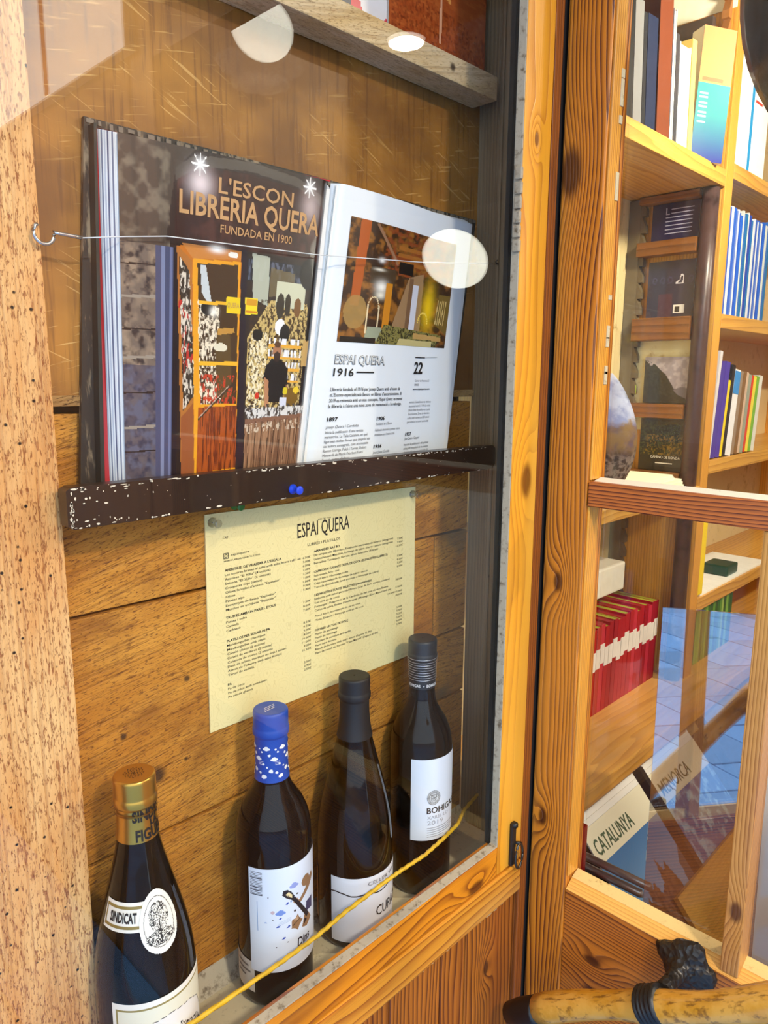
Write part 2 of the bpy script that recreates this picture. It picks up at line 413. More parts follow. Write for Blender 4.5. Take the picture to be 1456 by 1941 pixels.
for i, (y0, y1, x0) in enumerate([(.5535, .584, .757), (.5475, .553, .7560), (.5405, .547, .7570), (.475, .540, .7560)]):
    link('board', MB().box(x0, .80, y0, y1, -.66, .76, .0015), GREY('grey_board_%d' % i, i*2.1), wr)
link('floor', MB().box(-.06, .756, .469, .60, -.66, -.62), grimy('painted_sill', (214, 204, 170), (110, 100, 78), .56), kind='structure')
link('baseboard_back', MB().prism([(.585, -.6195), (.572, -.6195), (.578, -.612), (.585, -.598)], lambda y, z: (-.02, y, z), lambda y, z: (.757, y, z)), grimy('sill_mortar', (196, 188, 166), (120, 110, 92), .48, sc=90), kind='structure')
link('ceiling', MB().box(-.06, .80, .47, .60, .76, .79), plain((120, 84, 44), .7), kind='structure')
link('wall_left', MB().box(-.09, -.06, .47, .60, -.66, .79), plain((120, 84, 44), .7), kind='structure')

# --- display window
w1 = structure('window_1', (.35, .47, -.62))
ST = pine('stile_pine', 'z', (236, 158, 34), (168, 84, 12), 60, 1.2, .75, [(.690, .452, -.113, .016), (.684, .452, .24, .006)], 2.5, .12, (242, 178, 64), .34, 0, 1.0, wiggle=6)
link('stile', MB().box(.661, .711, .452, .468, -.592, .80, .002), ST, w1)
link('stile', MB().box(-.08, -.005, .452, .468, -.592, .80, .002), ST, w1)
RL = pine('rail_pine', 'x', (226, 138, 24), (126, 52, 6), 80, 1.6, 1.2, [(.62, .452, -.585, .012)], 2.5, .15, (236, 164, 60), .36, 0, 4.0, wiggle=7)
link('rail', MB().box(-.005, .661, .452, .468, -.592, -.5535, .002), RL, w1)
link('rail', MB().box(-.005, .661, .452, .468, .74, .80, .002), RL, w1)
PUT = grimy('old_putty', (168, 152, 128), (98, 78, 52), .5, sc=120)
link('glazing_putty', MB().prism([(.4525, -.5535), (.4612, -.5535), (.4612, -.5505), (.4530, -.5522)], lambda y, z: (-.005, y, z), lambda y, z: (.661, y, z)), PUT, w1)
link('glazing_putty', MB().prism([(.661, .4525), (.661, .4612), (.6590, .4612), (.6600, .4530)], lambda x, y: (x, y, -.5535), lambda x, y: (x, y, .74)), PUT, w1)
mb = MB()
for k in range(6):
    z = .205-.014*k
    mb.box(.657+random.uniform(-.0008, .0008), .6612, .4515+random.uniform(-.001, .0005), .459, z-.008, z+.004, .0015)
link('putty_lump', mb, PUT, w1, kind='stuff')
link('gap_shadow', MB().box(.6585, .6610, .4612, .4700, -.5535, .74), plain((20, 15, 11), .7), w1)  # dark strip stands in for the shadowed gap at the glass edge
link('pane', MB().box(-.004, .6585, .4615, .4650, -.553, .741), glass('window_glass', (.99, .99, .985), .04, .55), w1)
lt = empty('latch', (.69, .451, -.56)); lt.parent = w1; lt.location = Vector((.69, .451, -.56+EZ))-Vector(w1.location)
IRON = grimy('forged_iron', (26, 22, 20), (70, 58, 46), .58, .38, 150)
link('latch_plate', MB().box(.6845, .6935, .4475, .452, -.590, -.5325, .0015).lathe([(.0045, 0), (.0045, .004), (.002, .0055)], .689, .448, -.537, 12), IRON, lt)
link('latch_ring', MB().tube([(.6965+.0075*math.cos(a), .4445, -.579+.0165*math.sin(a)) for a in [2*PI*k/24 for k in range(25)]], .0016, 8), plain((92, 86, 78), .3, .9), lt)
link('latch_staple', MB().tube([(.6935, .450, -.562), (.696, .445, -.561), (.699, .4445, -.5625), (.699, .449, -.565)], .0018, 8), IRON, lt)
link('trim_2', MB().box(-.09, .7115, .450, .474, -.636, -.5945, .0025), pine('sill_pine', 'x', (222, 146, 40), (140, 62, 8), 100, 1.6, 1.1, (), 2.5, .3, (206, 156, 84), .45, 0, 7.0), kind='structure')
link('trim_3', MB().box(.7135, .7295, .4535, .474, -1.49, .80, .0015), pine('jamb_pine', 'z', (158, 84, 22), (76, 28, 8), 200, 1.0, .8, (), 2.0, .5, (118, 40, 16), .45, 0, 3.0), kind='structure')
link('gap_filler', MB().box(.7300, .80, .4560, .4745, -1.49, 1.0), plain((22, 12, 7), .8), kind='structure')  # added dark filler, keeps the gap by the door black and blocks light leaks
wf = structure('wall_front', (.3, .46, -1.48))
xs = [-.09, .03, .145, .262, .372, .482, .566, .612, .7115]
for i in range(len(xs)-1):
    link('plank', MB().box(xs[i]+.0007, xs[i+1]-.0007, .459, .485, -1.49, -.637, .002), pine('front_plank_%d' % i, 'z', (186, 108, 28), (84, 34, 4), 150, 1.8, 1.4, [(.655, .459, -.72, .009)] if i == 7 else (), 2.2, .4, (150, 76, 22), .5, 0, i*2.3), wf)
mbp = MB(); r0 = random.Random(3); x = -.09
pts = []
while x < .711:
    pts.append((x, -.6395-r0.random()*.006)); x += .004
link('filler_strip', MB().prism([(-.09, -.6355)]+pts+[(.711, -.6395), (.711, -.6355)], lambda a, b: (a, .4565, b), lambda a, b: (a, .4595, b)), grimy('filler', (176, 160, 128), (90, 64, 36), .5, sc=110), wf)
# --- recess shell
link('ceiling.001', MB().box(-.04, .735, -1.40, .50, .86, .90), plain((196, 160, 110), .7), kind='structure')
link('trim_5', MB().box(-.09, .735, .45, .50, .80, .86), plain((120, 66, 20), .5), kind='structure')
link('wall_facade', MB().box(-.16, -.09, .45, 1.6, -1.5, 2.2), grimy('facade_stone', (132, 128, 122), (80, 76, 72), .5, sc=12), kind='structure')

# --- street paving, seen in the glass
fl = structure('floor.002', (-1.2, -.8, -1.5))
link('bedding', MB().box(-16, .734, -16, 10, -1.56, -1.512), plain((84, 112, 142), .9), fl)
r0 = random.Random(11)
for j in range(16):
    y = -5.4+j*.41; x = -6.6+(j % 2)*.3
    while x < .7:
        wd = r0.choice([.58, .66, .74]); g = r0.uniform(.9, 1.08)
        link('paving_slab', MB().box(x+.006, min(x+wd-.006, .73), y+.006, y+.404, -1.512, -1.5+r0.uniform(-.002, .002), .004), plain((int(112*g), int(160*g), int(212*g)), .7), fl)
        x += wd

# --- shop room shell
link('floor.001', MB().box(.735, 4.4, -3.0, .72, -1.56, -1.5), pine('shop_floor', 'x', (196, 142, 60), (120, 72, 22), 40, 2, .7), kind='structure')
PLAST = grimy('warm_plaster', (232, 220, 186), (176, 150, 96), .55, sc=9)
link('wall_shop', MB().box(.80, 4.4, .72, .78, -1.5, 1.3), PLAST, kind='structure')
link('wall_far', MB().box(4.4, 4.46, -3.0, .78, -1.5, 1.3), PLAST, kind='structure')
link('wall_side', MB().box(.735, 4.4, -3.06, -3.0, -1.5, 1.3), PLAST, kind='structure')
link('ceiling.002', MB().box(.735, 4.4, -3.0, .78, 1.2, 1.26), plain((120, 84, 48), .7), kind='structure')
link('wall_entrance', MB().box(.735, .775, -3.0, -.47, -1.5, 1.2).box(.735, .775, -.47, .478, .86, 1.2), pine('entrance_boards', 'z', (196, 122, 40), (110, 50, 12), 60, 2, .8), kind='structure')

# ================================================================== DOOR
d1 = structure('door_1', (.755, 0, -1.49))
DP = dict(light=(214, 126, 36), dark=(112, 42, 8))
DS = pine('door_stile_pine', 'z', (216, 128, 28), (92, 32, 4), 235, 1.5, 1.7, [(.735, .441, .215, .022), (.735, .432, -.235, .010), (.735, .437, -.54, .010)], 2.6, .2, (222, 142, 50), .38, 0, 2.0, wiggle=5)
link('stile', MB().box(.735, .775, .4015, .4525, -1.485, .66, .002), DS, d1)
link('stile', MB().box(.735, .775, -.46, -.38, -1.485, .66, .002), DS, d1)
link('rail', MB().box(.735, .775, -.38, .4015, .56, .66, .002), RL, d1)
BD = pine('bead_pine', 'z', (234, 160, 52), (150, 74, 14), 260, 1.2, .9, (), 2.6, .2, (240, 184, 88), .36, 0, 5.0)
WORN = grimy('worn_bead', (226, 190, 120), (150, 110, 56), .55, .55, 70)
for z0, z1 in ((-.112, .56), (-.606, -.142)):
    link('glazing_bead', MB().box(.7385, .7605, .3992, .4015, z0, z1, .0008), [BD], d1)
mbk = MB(); r0 = random.Random(4)
for k in range(16):
    z = r0.uniform(-.1, .5); mbk.box(.7540, .7600, .3980, .3995+r0.random()*.001, z, z+r0.uniform(.004, .03), .0006)
link('putty_flakes', mbk, grimy('pale_putty', (206, 186, 146), (140, 112, 70), .55, sc=140), d1, kind='stuff')
MR = pine('mid_rail_pine', 'y', (196, 106, 40), (86, 26, 8), 300, 1.6, 1.6, (), 2.4, .3, (206, 118, 54), .42, 60, 6.0)
link('rail', MB().box(.7355, .772, -.38, .4005, -.1415, -.1135, .0015), MR, d1)
link('glazing_bead', MB().prism([(.738, -.1145), (.760, -.1145), (.760, -.1105), (.752, -.1118)], lambda x, z: (x, -.38, z), lambda x, z: (x, .3985, z)), grimy('white_putty', (226, 220, 200), (70, 60, 44), .6, sc=160), d1)
PANEL = pine('door_panel_pine', 'y', (196, 112, 30), (92, 36, 6), 230, 1.7, 1.5, [(.735, .36, -.70, .010), (.735, .355, -.742, .013), (.735, .12, -.66, .01)], 2.2, .25, (212, 128, 44), .4, 0, 9.0, wiggle=6)
link('lower_panel', MB().box(.7365, .772, -.38, .4015, -1.485, -.6225, .0015), PANEL, d1)
link('bevel_bead', MB().prism([(.7362, -.6225), (.7500, -.6225), (.7500, -.6132)], lambda x, z: (x, -.38, z), lambda x, z: (x, .4005, z)), pine('pale_bead_pine', 'y', (238, 176, 84), (176, 104, 34), 200, 1.2, .6, (), 2.4, .2, (244, 204, 130), .4, 0, 5.5), d1)
link('glazing_bead', MB().prism([(.7500, -.6225), (.7640, -.6225), (.7640, -.6080), (.7500, -.6130)], lambda x, z: (x, -.38, z), lambda x, z: (x, .4005, z)), WORN, d1)
for i, y1 in enumerate((.2165, .03, -.155)):
    link('muntin', MB().box(.7375, .7685, y1-.0185, y1, -.6195, -.142, .0012), pine('muntin_pine_%d' % i, 'z', (206, 142, 74), (120, 54, 16), 330, 1.0, 1.0, [(.7375, y1-.010, -.545, .010)] if i == 0 else (), 2.5, .35, (222, 160, 70), .42, 0, 8.0+i), d1)
DG = glass('door_glass', (.985, .985, .975), .04, 1.0)
link('pane', MB().box(.7605, .7640, -.38, .392, -.113, .56), DG, d1)
for a, b in ((.2165, .392), (.03, .198), (-.155, .0115), (-.38, -.1735)):
    link('pane', MB().box(.7605, .7640, a, b, -.60, -.142), DG, d1)
# pull handle
ph = empty('pull_handle', (.70, .26, -.64)); ph.parent = d1; ph.location = Vector((.70, .26, -.64+EZ))-Vector(d1.location)
A = Vector((.672, .392, -.748)); B = Vector((.672, .02, -.468)); dv = (B-A)
n_ = 26; pp = []; rr = []
r0 = random.Random(2)
for i in range(n_+1):
    t = i/n_; p = A+dv*t; p.x += .003*math.sin(t*9); p.z += .004*math.sin(t*7+1)-.0*t
    pp.append(p); rr.append(.0155+.0012*math.sin(t*21)+.0006*r0.random())
q = N('handle_wood'); P_ = q.pos(); a_ = q.noise(q.scale(P_, (60, 30, 30)), 1, 4, .6); b_ = q.noise(q.scale(P_, (300, 60, 60)), 1, 3, .6)
HW = q.principled(q.mix(q.m('MULTIPLY', q.step(b_, .52, .68), .7), q.mix(q.step(a_, .35, .65), lin((196, 134, 30)), lin((216, 158, 66))), lin((86, 44, 12))), .3, bump=b_, bd=.0008, bs=.4, coat=.4)
link('grip', MB().tube(pp, rr, 16), HW, ph)
u0 = -dv.normalized()
link('ferrule', MB().tube([A-u0*.002, A+u0*.002, A+u0*.03, A+u0*.05, A+u0*.056], [.0168, .0178, .0165, .013, .006], 16), plain((18, 12, 10), .35), ph)
c0 = A+dv*.363
link('bracket_ring', MB().tube([c0-dv.normalized()*(.013-.0016*k) for k in range(17)], [.0195+.0012*math.sin(k*1.9) for k in range(17)], 18), IRON, ph)
cx, cy, cz = .7365, .249, -.633
mb = MB(); n = 24
def rz(k): return 1+.13*math.sin(k*2*PI/n*4+.6)+.07*math.sin(k*2*PI/n*7)
vs = []; fs = []
for ri, (s_, xx) in enumerate([(1.0, .7365), (1.0, .7325), (.9, .7285), (.55, .7245), (.3, .718), (.26, .70), (.27, .688)]):
    for k in range(n):
        a = 2*PI*k/n; q_ = rz(k) if ri < 4 else 1
        off = (xx-.7365)
        vs.append((xx, cy+.030*s_*q_*math.cos(a)-off*.12, cz+.0295*s_*q_*math.sin(a)+off*.05))
for i in range(6):
    for k in range(n): fs.append((i*n+k, i*n+(k+1) % n, (i+1)*n+(k+1) % n, (i+1)*n+k))
fs.append([6*n+k for k in range(n)])
mb.add(vs, fs, 0, True)
q = N('hammered_iron'); P_ = q.pos(); vo = q.n('ShaderNodeTexVoronoi'); q.set(vo.inputs['Vector'], P_); vo.inputs['Scale'].default_value = 150
HI = q.principled(q.mix(q.noise(q.scale(P_, (90, 90, 90)), 1, 4), lin((14, 13, 13)), lin((64, 56, 48))), .32, .3, bump=vo.outputs['Distance'], bd=.003, bs=.8)
link('rosette', mb, HI, ph)

# ================================================================== DISPLAY THINGS
# --- painted bar that carries the book
t = empty('book_rest', (.48, .55, -.115), 'dark brown chipped wooden bar holding the open book against the wall', 'rail')
BAR = chipped('chipped_brown_paint', (30, 16, 8), (232, 222, 204), thr=.70)
link('bar', MB().prism([(.2165, -.084), (.2165, -.1105), (.221, -.1135), (.744, -.1115), (.749, -.107), (.7495, -.087), (.745, -.083), (.221, -.0815)], lambda x, z: (x, .538, z), lambda x, z: (x, .552, z)), BAR, t)
r0 = random.Random(77); mbc = MB()
def chip(x, z, w_, h_):
    n_ = r0.choice([5, 6, 7]); mbc.add([(x+w_*r0.uniform(.6, 1.2)*math.cos(2*PI*k/n_), .5377, z+h_*r0.uniform(.6, 1.2)*math.sin(2*PI*k/n_)) for k in range(n_)], [list(range(n_))])
for k in range(150):
    x = .222+(.52*r0.random()**1.15); top = r0.random() < .6
    z = (-.0822-.002*(x-.22)/.52 if top else -.1128+.0015*(x-.22)/.52)+r0.gauss(0, .0007)*(1 if top else 1)+(-.0006 if top else .0009)
    chip(x, z, r0.choice([.0006, .001, .0016, .003]), r0.choice([.0004, .0006, .0009]))
for k in range(20): chip(.2185+abs(r0.gauss(0, .002)), r0.uniform(-.111, -.084), r0.choice([.0006, .001]), r0.choice([.0008, .0015, .002]))
for k in range(26): chip(.225+abs(r0.gauss(0, .022)), r0.choice([-.086, -.110, -.093])+r0.gauss(0, .002), r0.choice([.0006, .0012, .002]), r0.choice([.0006, .001]))
for k in range(30): chip(r0.uniform(.22, .74), r0.uniform(-.110, -.085), .0004, .0004)
link('paint_chips', mbc, plain((226, 214, 190), .6), t, kind='stuff')
link('ledge', MB().box(.224, .745, .552, .5795, -.1115, -.1065), BAR, t)
# --- upper shelf
link('display_shelf', MB().box(-.02, .7405, .545, .5805, .3115, .337, .0015), sawn('pale_shelf', 'x', (206, 172, 116), (140, 100, 52), (224, 200, 158), 6, [(.46, .545, .327, .004), (.66, .545, .325, .004)], speck=.6), label='pale weathered wooden shelf board across the top of the display window', cat='shelf')

# --- picture books on the upper shelf
def leaning_book(x0, x1, z1, cv, label, spine):
    t = empty('picture_book', ((x0+x1)/2, .57, .337), label, 'book', 'picture books on the display shelf')
    link('cover', MB().box(x0, x1, .568, .5805, .3375, z1, .001), spine, t)
    link('printed_cover', cv.mesh(lambda u, v: (x0+.0005+u*(x1-x0-.001), .5675, .338+v*(z1-.339))), PRINT, t)
cv = Canvas(110, 120, (150, 66, 30))
cv.tex(cv.box(0, 1, 0, 1), 4, 14, 3, (206, 100, 44), .4, .7); cv.tex(cv.box(0, 1, 0, .5), 14, 30, 4, (110, 44, 22), .45, .8, .7)
cv.grad(0, 1, .36, 1, (120, 84, 76), (70, 62, 70))
cv.poly([(0, .0), (1, 0), (1, .30), (.0, .62)], (172, 80, 34)); cv.tex(cv.inside([(0, 0), (1, 0), (1, .3), (0, .62)]).astype(float), 5, 20, 8, (200, 108, 50), .4, .8, .6)
cv.tex(cv.inside([(0, 0), (1, 0), (1, .16), (0, .24)]).astype(float), 16, 26, 9, (110, 40, 20), .4, .75, .7)
cv.line(.5, .08, .52, .40, .012, (232, 170, 130)); cv.line(.52, .40, .66, .38, .01, (232, 170, 130)); cv.line(0, .46, .6, .24, .01, (236, 160, 80))
leaning_book(.584, .745, .60, cv, 'picture book with a red desert rock cover at the right end of the top shelf', plain((210, 200, 190), .5))
cv = Canvas(80, 120, (232, 230, 232)); cv.ell(.86, .10, .22, .12, (214, 44, 70)); cv.ell(.88, .10, .13, .085, (232, 230, 232)); cv.poly([(.5, 0), (.68, 0), (.66, .16), (.52, .12)], (44, 52, 74)); cv.rect(0, .3, 0, .5, (120, 130, 170))
leaning_book(.43, .582, .60, cv, 'white picture book with a red round mark beside the desert rock cover', plain((224, 222, 222), .5))

# --- open book
bk = empty('open_book', (.48, .565, -.1065), 'open picture book showing a bookshop front photo and a white text page', 'book')
def bil(tl, tr, br, bl):
    tl, tr, br, bl = map(Vector, (tl, tr, br, bl))
    return lambda u, v: (bl*(1-u)+br*u)*(1-v)+(tl*(1-u)+tr*u)*v
L0 = bil((.2816, .5560, .1792), (.5035, .5620, .1850), (.4590, .5620, -.0910), (.2720, .5560, -.0806))
def leftpage(u, v, d=0.0):
    p = L0(u, v*1.06-.06); p.y += -.004*math.sin(PI*u)*.6+.009*max(0, (u-.93)/.07)**2-d; return tuple(p)
R0 = bil((.5089, .5640, .1863), (.7237, .5650, .1780), (.6804, .5650, -.0877), (.4611, .5640, -.0913))
def rightpage(u, v, d=0.0):
    p = R0(u, v*1.06-.06); p.y += -.006*math.sin(PI*min(1, u*1.4))*(1-.5*u)+.008*max(0, (.06-u)/.06)**2-d; return tuple(p)
# cover boards
PAPER = plain((236, 236, 232), .55, var=.02)
cvm = MB()
cvm.prism([(.2662, .1912), (.512, .1905), (.462, -.106), (.2425, -.106)], lambda x, z: (x, .5765, z), lambda x, z: (x, .5805, z))
cvm.prism([(.512, .1905), (.7480, .1873), (.697, -.106), (.462, -.106)], lambda x, z: (x, .5765, z), lambda x, z: (x, .5805, z))
q = N('dark_cover'); P_ = q.pos(); a_ = q.noise(q.scale(P_, (150, 150, 30)), 1, 4, .6)
COVER = q.principled(q.mix(q.step(a_, .5, .66), lin((34, 34, 30)), lin((146, 128, 100))), .5)
link('cover', cvm, COVER, bk)
r0 = random.Random(8); mbt = MB()
for k in range(58):
    x = .268+k*.0083+r0.uniform(-.001, .001)
    z = .1905-.0032*(x-.2662)/.48
    mbt.box(x, x+r0.uniform(.002, .006), .5755, .5765, z-r0.uniform(.003, .006), z-.0005)
link('cover_top_print', mbt, plain((120, 112, 98), .6), bk, kind='stuff')
link('endpaper', MB().prism([(.2690, .1853), (.2712, .1853), (.2590, -.106), (.2555, -.106)], lambda x, z: (x, .567, z), lambda x, z: (x, .5765, z)), plain((20, 36, 34), .5), bk)
link('flyleaf', MB().quad((.2706, .5757, .1845), (.2740, .5725, .1838), (.2665, .5725, -.104), (.2573, .5757, -.104)).quad((.2703, .5755, .1845), (.506, .5695, .1880), (.506, .5690, .1868), (.2768, .5690, .1832)), plain((206, 34, 52), .5), bk)
# fore edge leaves
for k in range(13):
    t_ = k/12; mbk = MB()
    tx = .2735+.0073*t_; ty = .5735-.0148*t_; bx = .2655+.0055*t_; by = .5735-.0148*t_
    mid = .0025*math.sin(PI*t_)
    nseg = 6; vs = []
    for j in range(nseg+1):
        v = j/nseg; x = bx+(tx-bx)*v-mid*math.sin(PI*v)*.3; y = by+(ty-by)*v; z = -.104+(.1835+.104)*v-.004*t_*v
        vs += [(x, y, z), (x+.0006, y-.00085, z), (.462+.044*v, .572-.0002*k, z)]
    fs = []
    for j in range(nseg):
        a = j*3; fs += [(a, a+1, a+4, a+3), (a+1, a+2, a+5, a+4)]
    a = nseg*3; fs.append((a, a+1, a+2))
    mbk.add(vs, fs, 0, True)
    link('leaf', mbk, [plain((226, 226, 228), .6), plain((120, 128, 150), .6), plain((240, 240, 238), .6), plain((200, 204, 214), .6), plain((92, 100, 128), .6)][[0, 3, 2, 1, 2, 3, 2, 4, 0, 2, 1, 2, 2][k]], bk)
mbk = MB()
for k in range(4):
    o = .0016*k
    mbk.prism([(.511, .184), (.7237+.004-o, .1785+o), (.6804+.006-o, -.104), (.4611, -.104)], lambda x, z: (x, .5662+.0022*k, z), lambda x, z: (x, .5670+.0022*k, z))
link('page_block', mbk, PAPER, bk)

# left page photograph
cv = Canvas(250, 310, (34, 26, 26))
cv.rect(0, .24, 0, 1, (110, 98, 88)); cv.tex(cv.box(0, .24, 0, 1), 6, 8, 21, (150, 132, 112), .4, .7)
cv.tex(cv.box(0, .24, .0, 1), 10, 14, 22, (44, 42, 46), .45, .7); cv.rect(0, .15, .0, .38, (52, 58, 84), .7); cv.tex(cv.box(0, .15, 0, .38), 8, 12, 23, (88, 92, 112), .5, .7)
for v in (.20, .40, .57, .76): cv.line(0, v, .14, v+.006, .004, (150, 140, 126))
for v in (.13, .3, .48, .66): cv.line(.0, v, .14, v+.004, .002, (26, 22, 24))
cv.rect(.14, .235, 0, .80, (66, 74, 104)); cv.rect(.165, .18, 0, .8, (120, 130, 162)); cv.rect(.20, .212, 0, .8, (104, 114, 150)); cv.rect(.215, .24, 0, .8, (22, 20, 30))
cv.rect(0, 1, .72, 1, (46, 34, 32)); cv.poly([(0, .72), (.18, .72), (.22, .93), (.3, 1), (0, 1)], (74, 64, 56)); cv.tex(cv.box(0, .2, .72, 1), 6, 8, 25, (120, 108, 92), .45, .7)
cv.poly([(.22, .742), (.98, .728), (.98, .90), (.80, .95), (.55, .965), (.32, .95), (.225, .90)], (52, 28, 26))
cv.tex(cv.box(.23, .97, .74, .96), 8, 6, 26, (88, 52, 44), .45, .75, .7)
cv.poly([(.22, .905), (.32, .955), (.55, .972), (.8, .958), (.98, .905), (.98, .935), (.8, .985), (.55, 1), (.3, .985), (.22, .94)], (82, 74, 66))
cv.glow(.322, .962, .018, .016, (255, 255, 255)); cv.glow(.325, .91, .05, .04, (236, 220, 220), .95); cv.glow(.867, .965, .018, .016, (255, 255, 255)); cv.glow(.88, .905, .05, .05, (206, 184, 180), .8)
for a in range(8):
    for (cu_, cv_) in ((.322, .962), (.867, .965)): cv.line(cu_, cv_, cu_+.035*math.cos(a*PI/4), cv_+.03*math.sin(a*PI/4), .0025, (250, 246, 240))
# doorway
cv.poly([(.229, .727), (.529, .735), (.561, .007), (.267, 0)], (196, 112, 30))
cv.poly([(.229, .727), (.295, .69), (.334, .03), (.267, 0)], (176, 110, 48)); cv.poly([(.238, .70), (.285, .66), (.325, .30), (.27, .25)], (56, 46, 38)); cv.tex(cv.inside([(.238, .70), (.285, .66), (.325, .30), (.27, .25)]).astype(float), 40, 18, 31, (222, 210, 190), .5, .6)
cv.tex(cv.inside([(.238, .58), (.285, .56), (.32, .40), (.27, .36)]).astype(float), 40, 14, 37, (186, 48, 40), .56, .64)
cv.poly([(.26, .23), (.32, .275), (.334, .03), (.267, 0)], (150, 84, 46))
cv.poly([(.25, .735), (.53, .735), (.53, .71), (.30, .695)], (200, 128, 58)); cv.glow(.41, .73, .035, .010, (255, 255, 250)); cv.ell(.489, .721, .025, .009, (240, 236, 224))
cv.poly([(.298, .695), (.526, .703), (.561, .05), (.334, .034)], (232, 160, 32)); cv.poly([(.321, .683), (.515, .693), (.545, .275), (.353, .271)], (70, 48, 26))
cv.tex(cv.inside([(.325, .58), (.43, .56), (.46, .275), (.353, .271)]).astype(float), 40, 30, 33, (238, 224, 196), .42, .58)
cv.poly([(.335, .68), (.36, .68), (.40, .55), (.345, .60)], (200, 206, 206)); cv.poly([(.42, .44), (.43, .5), (.49, .5), (.52, .29), (.44, .29)], (92, 70, 36)); cv.poly([(.43, .50), (.51, .505), (.515, .49), (.43, .48)], (190, 140, 60))
cv.ell(.372, .556, .028, .02, (20, 16, 14)); cv.glow(.405, .548, .018, .014, (250, 244, 230)); cv.tex(cv.inside([(.353, .36), (.53, .36), (.545, .275), (.353, .271)]).astype(float), 40, 20, 35, (196, 60, 30), .52, .6)
cv.line(.335, .572, .52, .577, .005, (238, 178, 40)); cv.line(.345, .393, .535, .397, .006, (238, 180, 44)); cv.ell(.446, .444, .034, .013, (226, 218, 190))
cv.poly([(.345, .262), (.548, .268), (.56, .075), (.345, .06)], (168, 78, 22)); cv.tex(cv.inside([(.345, .262), (.548, .268), (.56, .075), (.345, .06)]).astype(float), 30, 4, 36, (106, 40, 12), .45, .65)
for k in range(6): cv.line(.37+k*.03, .26, .375+k*.031, .07, .0015, (92, 36, 10))
cv.poly([(.335, .034), (.56, .05), (.565, .012), (.31, .004)], (226, 146, 40))
cv.line(.348, .227, .50, .325, .004, (60, 40, 26)); cv.line(.50, .325, .527, .334, .004, (60, 40, 26)); cv.line(.527, .334, .542, .309, .004, (60, 40, 26)); cv.line(.35, .231, .5, .329, .0015, (196, 170, 150))
cv.poly([(.528, .742), (.556, .744), (.607, .006), (.566, .007)], (34, 24, 36)); cv.line(.585, .41, .592, .37, .004, (150, 150, 170))
# right shop window
cv.poly([(.556, .74), (.985, .735), (.995, .25), (.59, .225)], (48, 38, 34)); cv.poly([(.56, .72), (.97, .72), (.98, .66), (.565, .65)], (30, 32, 42)); cv.tex(cv.box(.57, .97, .655, .715), 20, 10, 41, (92, 98, 116), .5, .65)
cv.poly([(.585, .735), (.68, .73), (.685, .58), (.60, .60)], (196, 200, 178), .8); cv.poly([(.69, .70), (.83, .69), (.83, .62), (.69, .61)], (120, 104, 70), .7)
cv.poly([(.70, .60), (.93, .60), (.94, .27), (.60, .24), (.585, .48)], (206, 178, 110)); cv.tex(cv.inside([(.585, .60), (.93, .60), (.94, .27), (.60, .24)]).astype(float), 34, 34, 42, (70, 50, 28), .46, .58); cv.tex(cv.inside([(.60, .50), (.70, .50), (.70, .27), (.60, .24)]).astype(float), 34, 34, 43, (242, 228, 190), .48, .58)
cv.rect(.73, .90, .58, .66, (206, 206, 176)); cv.ell(.757, .585, .024, .04, (52, 44, 34)); cv.ell(.80, .59, .018, .035, (52, 44, 34)); cv.ell(.86, .585, .022, .03, (120, 80, 40))
cv.ell(.765, .52, .03, .025, (246, 246, 246)); cv.ell(.797, .50, .03, .03, (26, 26, 28)); cv.ell(.64, .49, .03, .018, (26, 22, 20))
for k in range(4): cv.rect(.71, .91, .345+k*.037, .352+k*.037, (232, 170, 60)); cv.tex(cv.box(.71, .91, .352+k*.037, .374+k*.037), 26, 4, 50+k, (238, 238, 240), .45, .55)
cv.poly([(.463, .595), (.535, .598), (.54, .55), (.469, .547)], (236, 204, 30)); cv.poly([(.56, .60), (.626, .601), (.631, .551), (.565, .549)], (240, 214, 40)); cv.rect(.567, .625, .578, .597, (196, 80, 30), .6); cv.rect(.567, .628, .556, .562, (196, 60, 30), .7)
cv.poly([(.924, .70), (.985, .69), (1, .25), (.93, .27)], (26, 20, 24)); cv.ell(.91, .695, .055, .05, (14, 14, 20)); cv.rect(.915, .955, .40, .485, (198, 160, 96)); cv.ell(.94, .50, .012, .02, (20, 18, 16))
# shopkeeper in the print
cv.poly([(.70, .395), (.735, .418), (.79, .415), (.835, .39), (.84, .33), (.80, .28), (.72, .28), (.715, .34), (.69, .36)], (24, 20, 22)); cv.ell(.762, .442, .026, .026, (172, 118, 84)); cv.ell(.762, .425, .02, .016, (60, 44, 38)); cv.ell(.76, .464, .02, .009, (90, 60, 40))
cv.poly([(.695, .36), (.722, .35), (.735, .27), (.71, .262)], (186, 130, 92)); cv.poly([(.83, .34), (.846, .33), (.86, .29), (.845, .28)], (150, 100, 70))
cv.ell(.873, .30, .045, .03, (120, 88, 30)); cv.ell(.90, .322, .02, .012, (236, 200, 50)); cv.ell(.83, .318, .016, .012, (216, 196, 40)); cv.ell(.66, .30, .012, .01, (206, 50, 30)); cv.rect(.80, .846, .268, .296, (216, 218, 232))
cv.poly([(.597, .26), (.98, .272), (.985, .245), (.60, .222)], (220, 216, 210)); cv.tex(cv.inside([(.597, .27), (.98, .28), (.985, .245), (.60, .222)]).astype(float), 26, 20, 44, (70, 60, 54), .52, .6)
cv.poly([(.60, .225), (.985, .247), (.985, .232), (.60, .208)], (132, 92, 70)); cv.poly([(.60, .210), (.985, .234), (1, .03), (.613, .011)], (112, 78, 56)); cv.tex(cv.inside([(.6, .21), (.985, .234), (1, .03), (.613, .011)]).astype(float), 50, 3, 45, (164, 124, 92), .45, .65)
for k in range(10): cv.line(.625+k*.038, .215+.002*k, .632+k*.0375, .015+.001*k, .0016, (58, 36, 26))
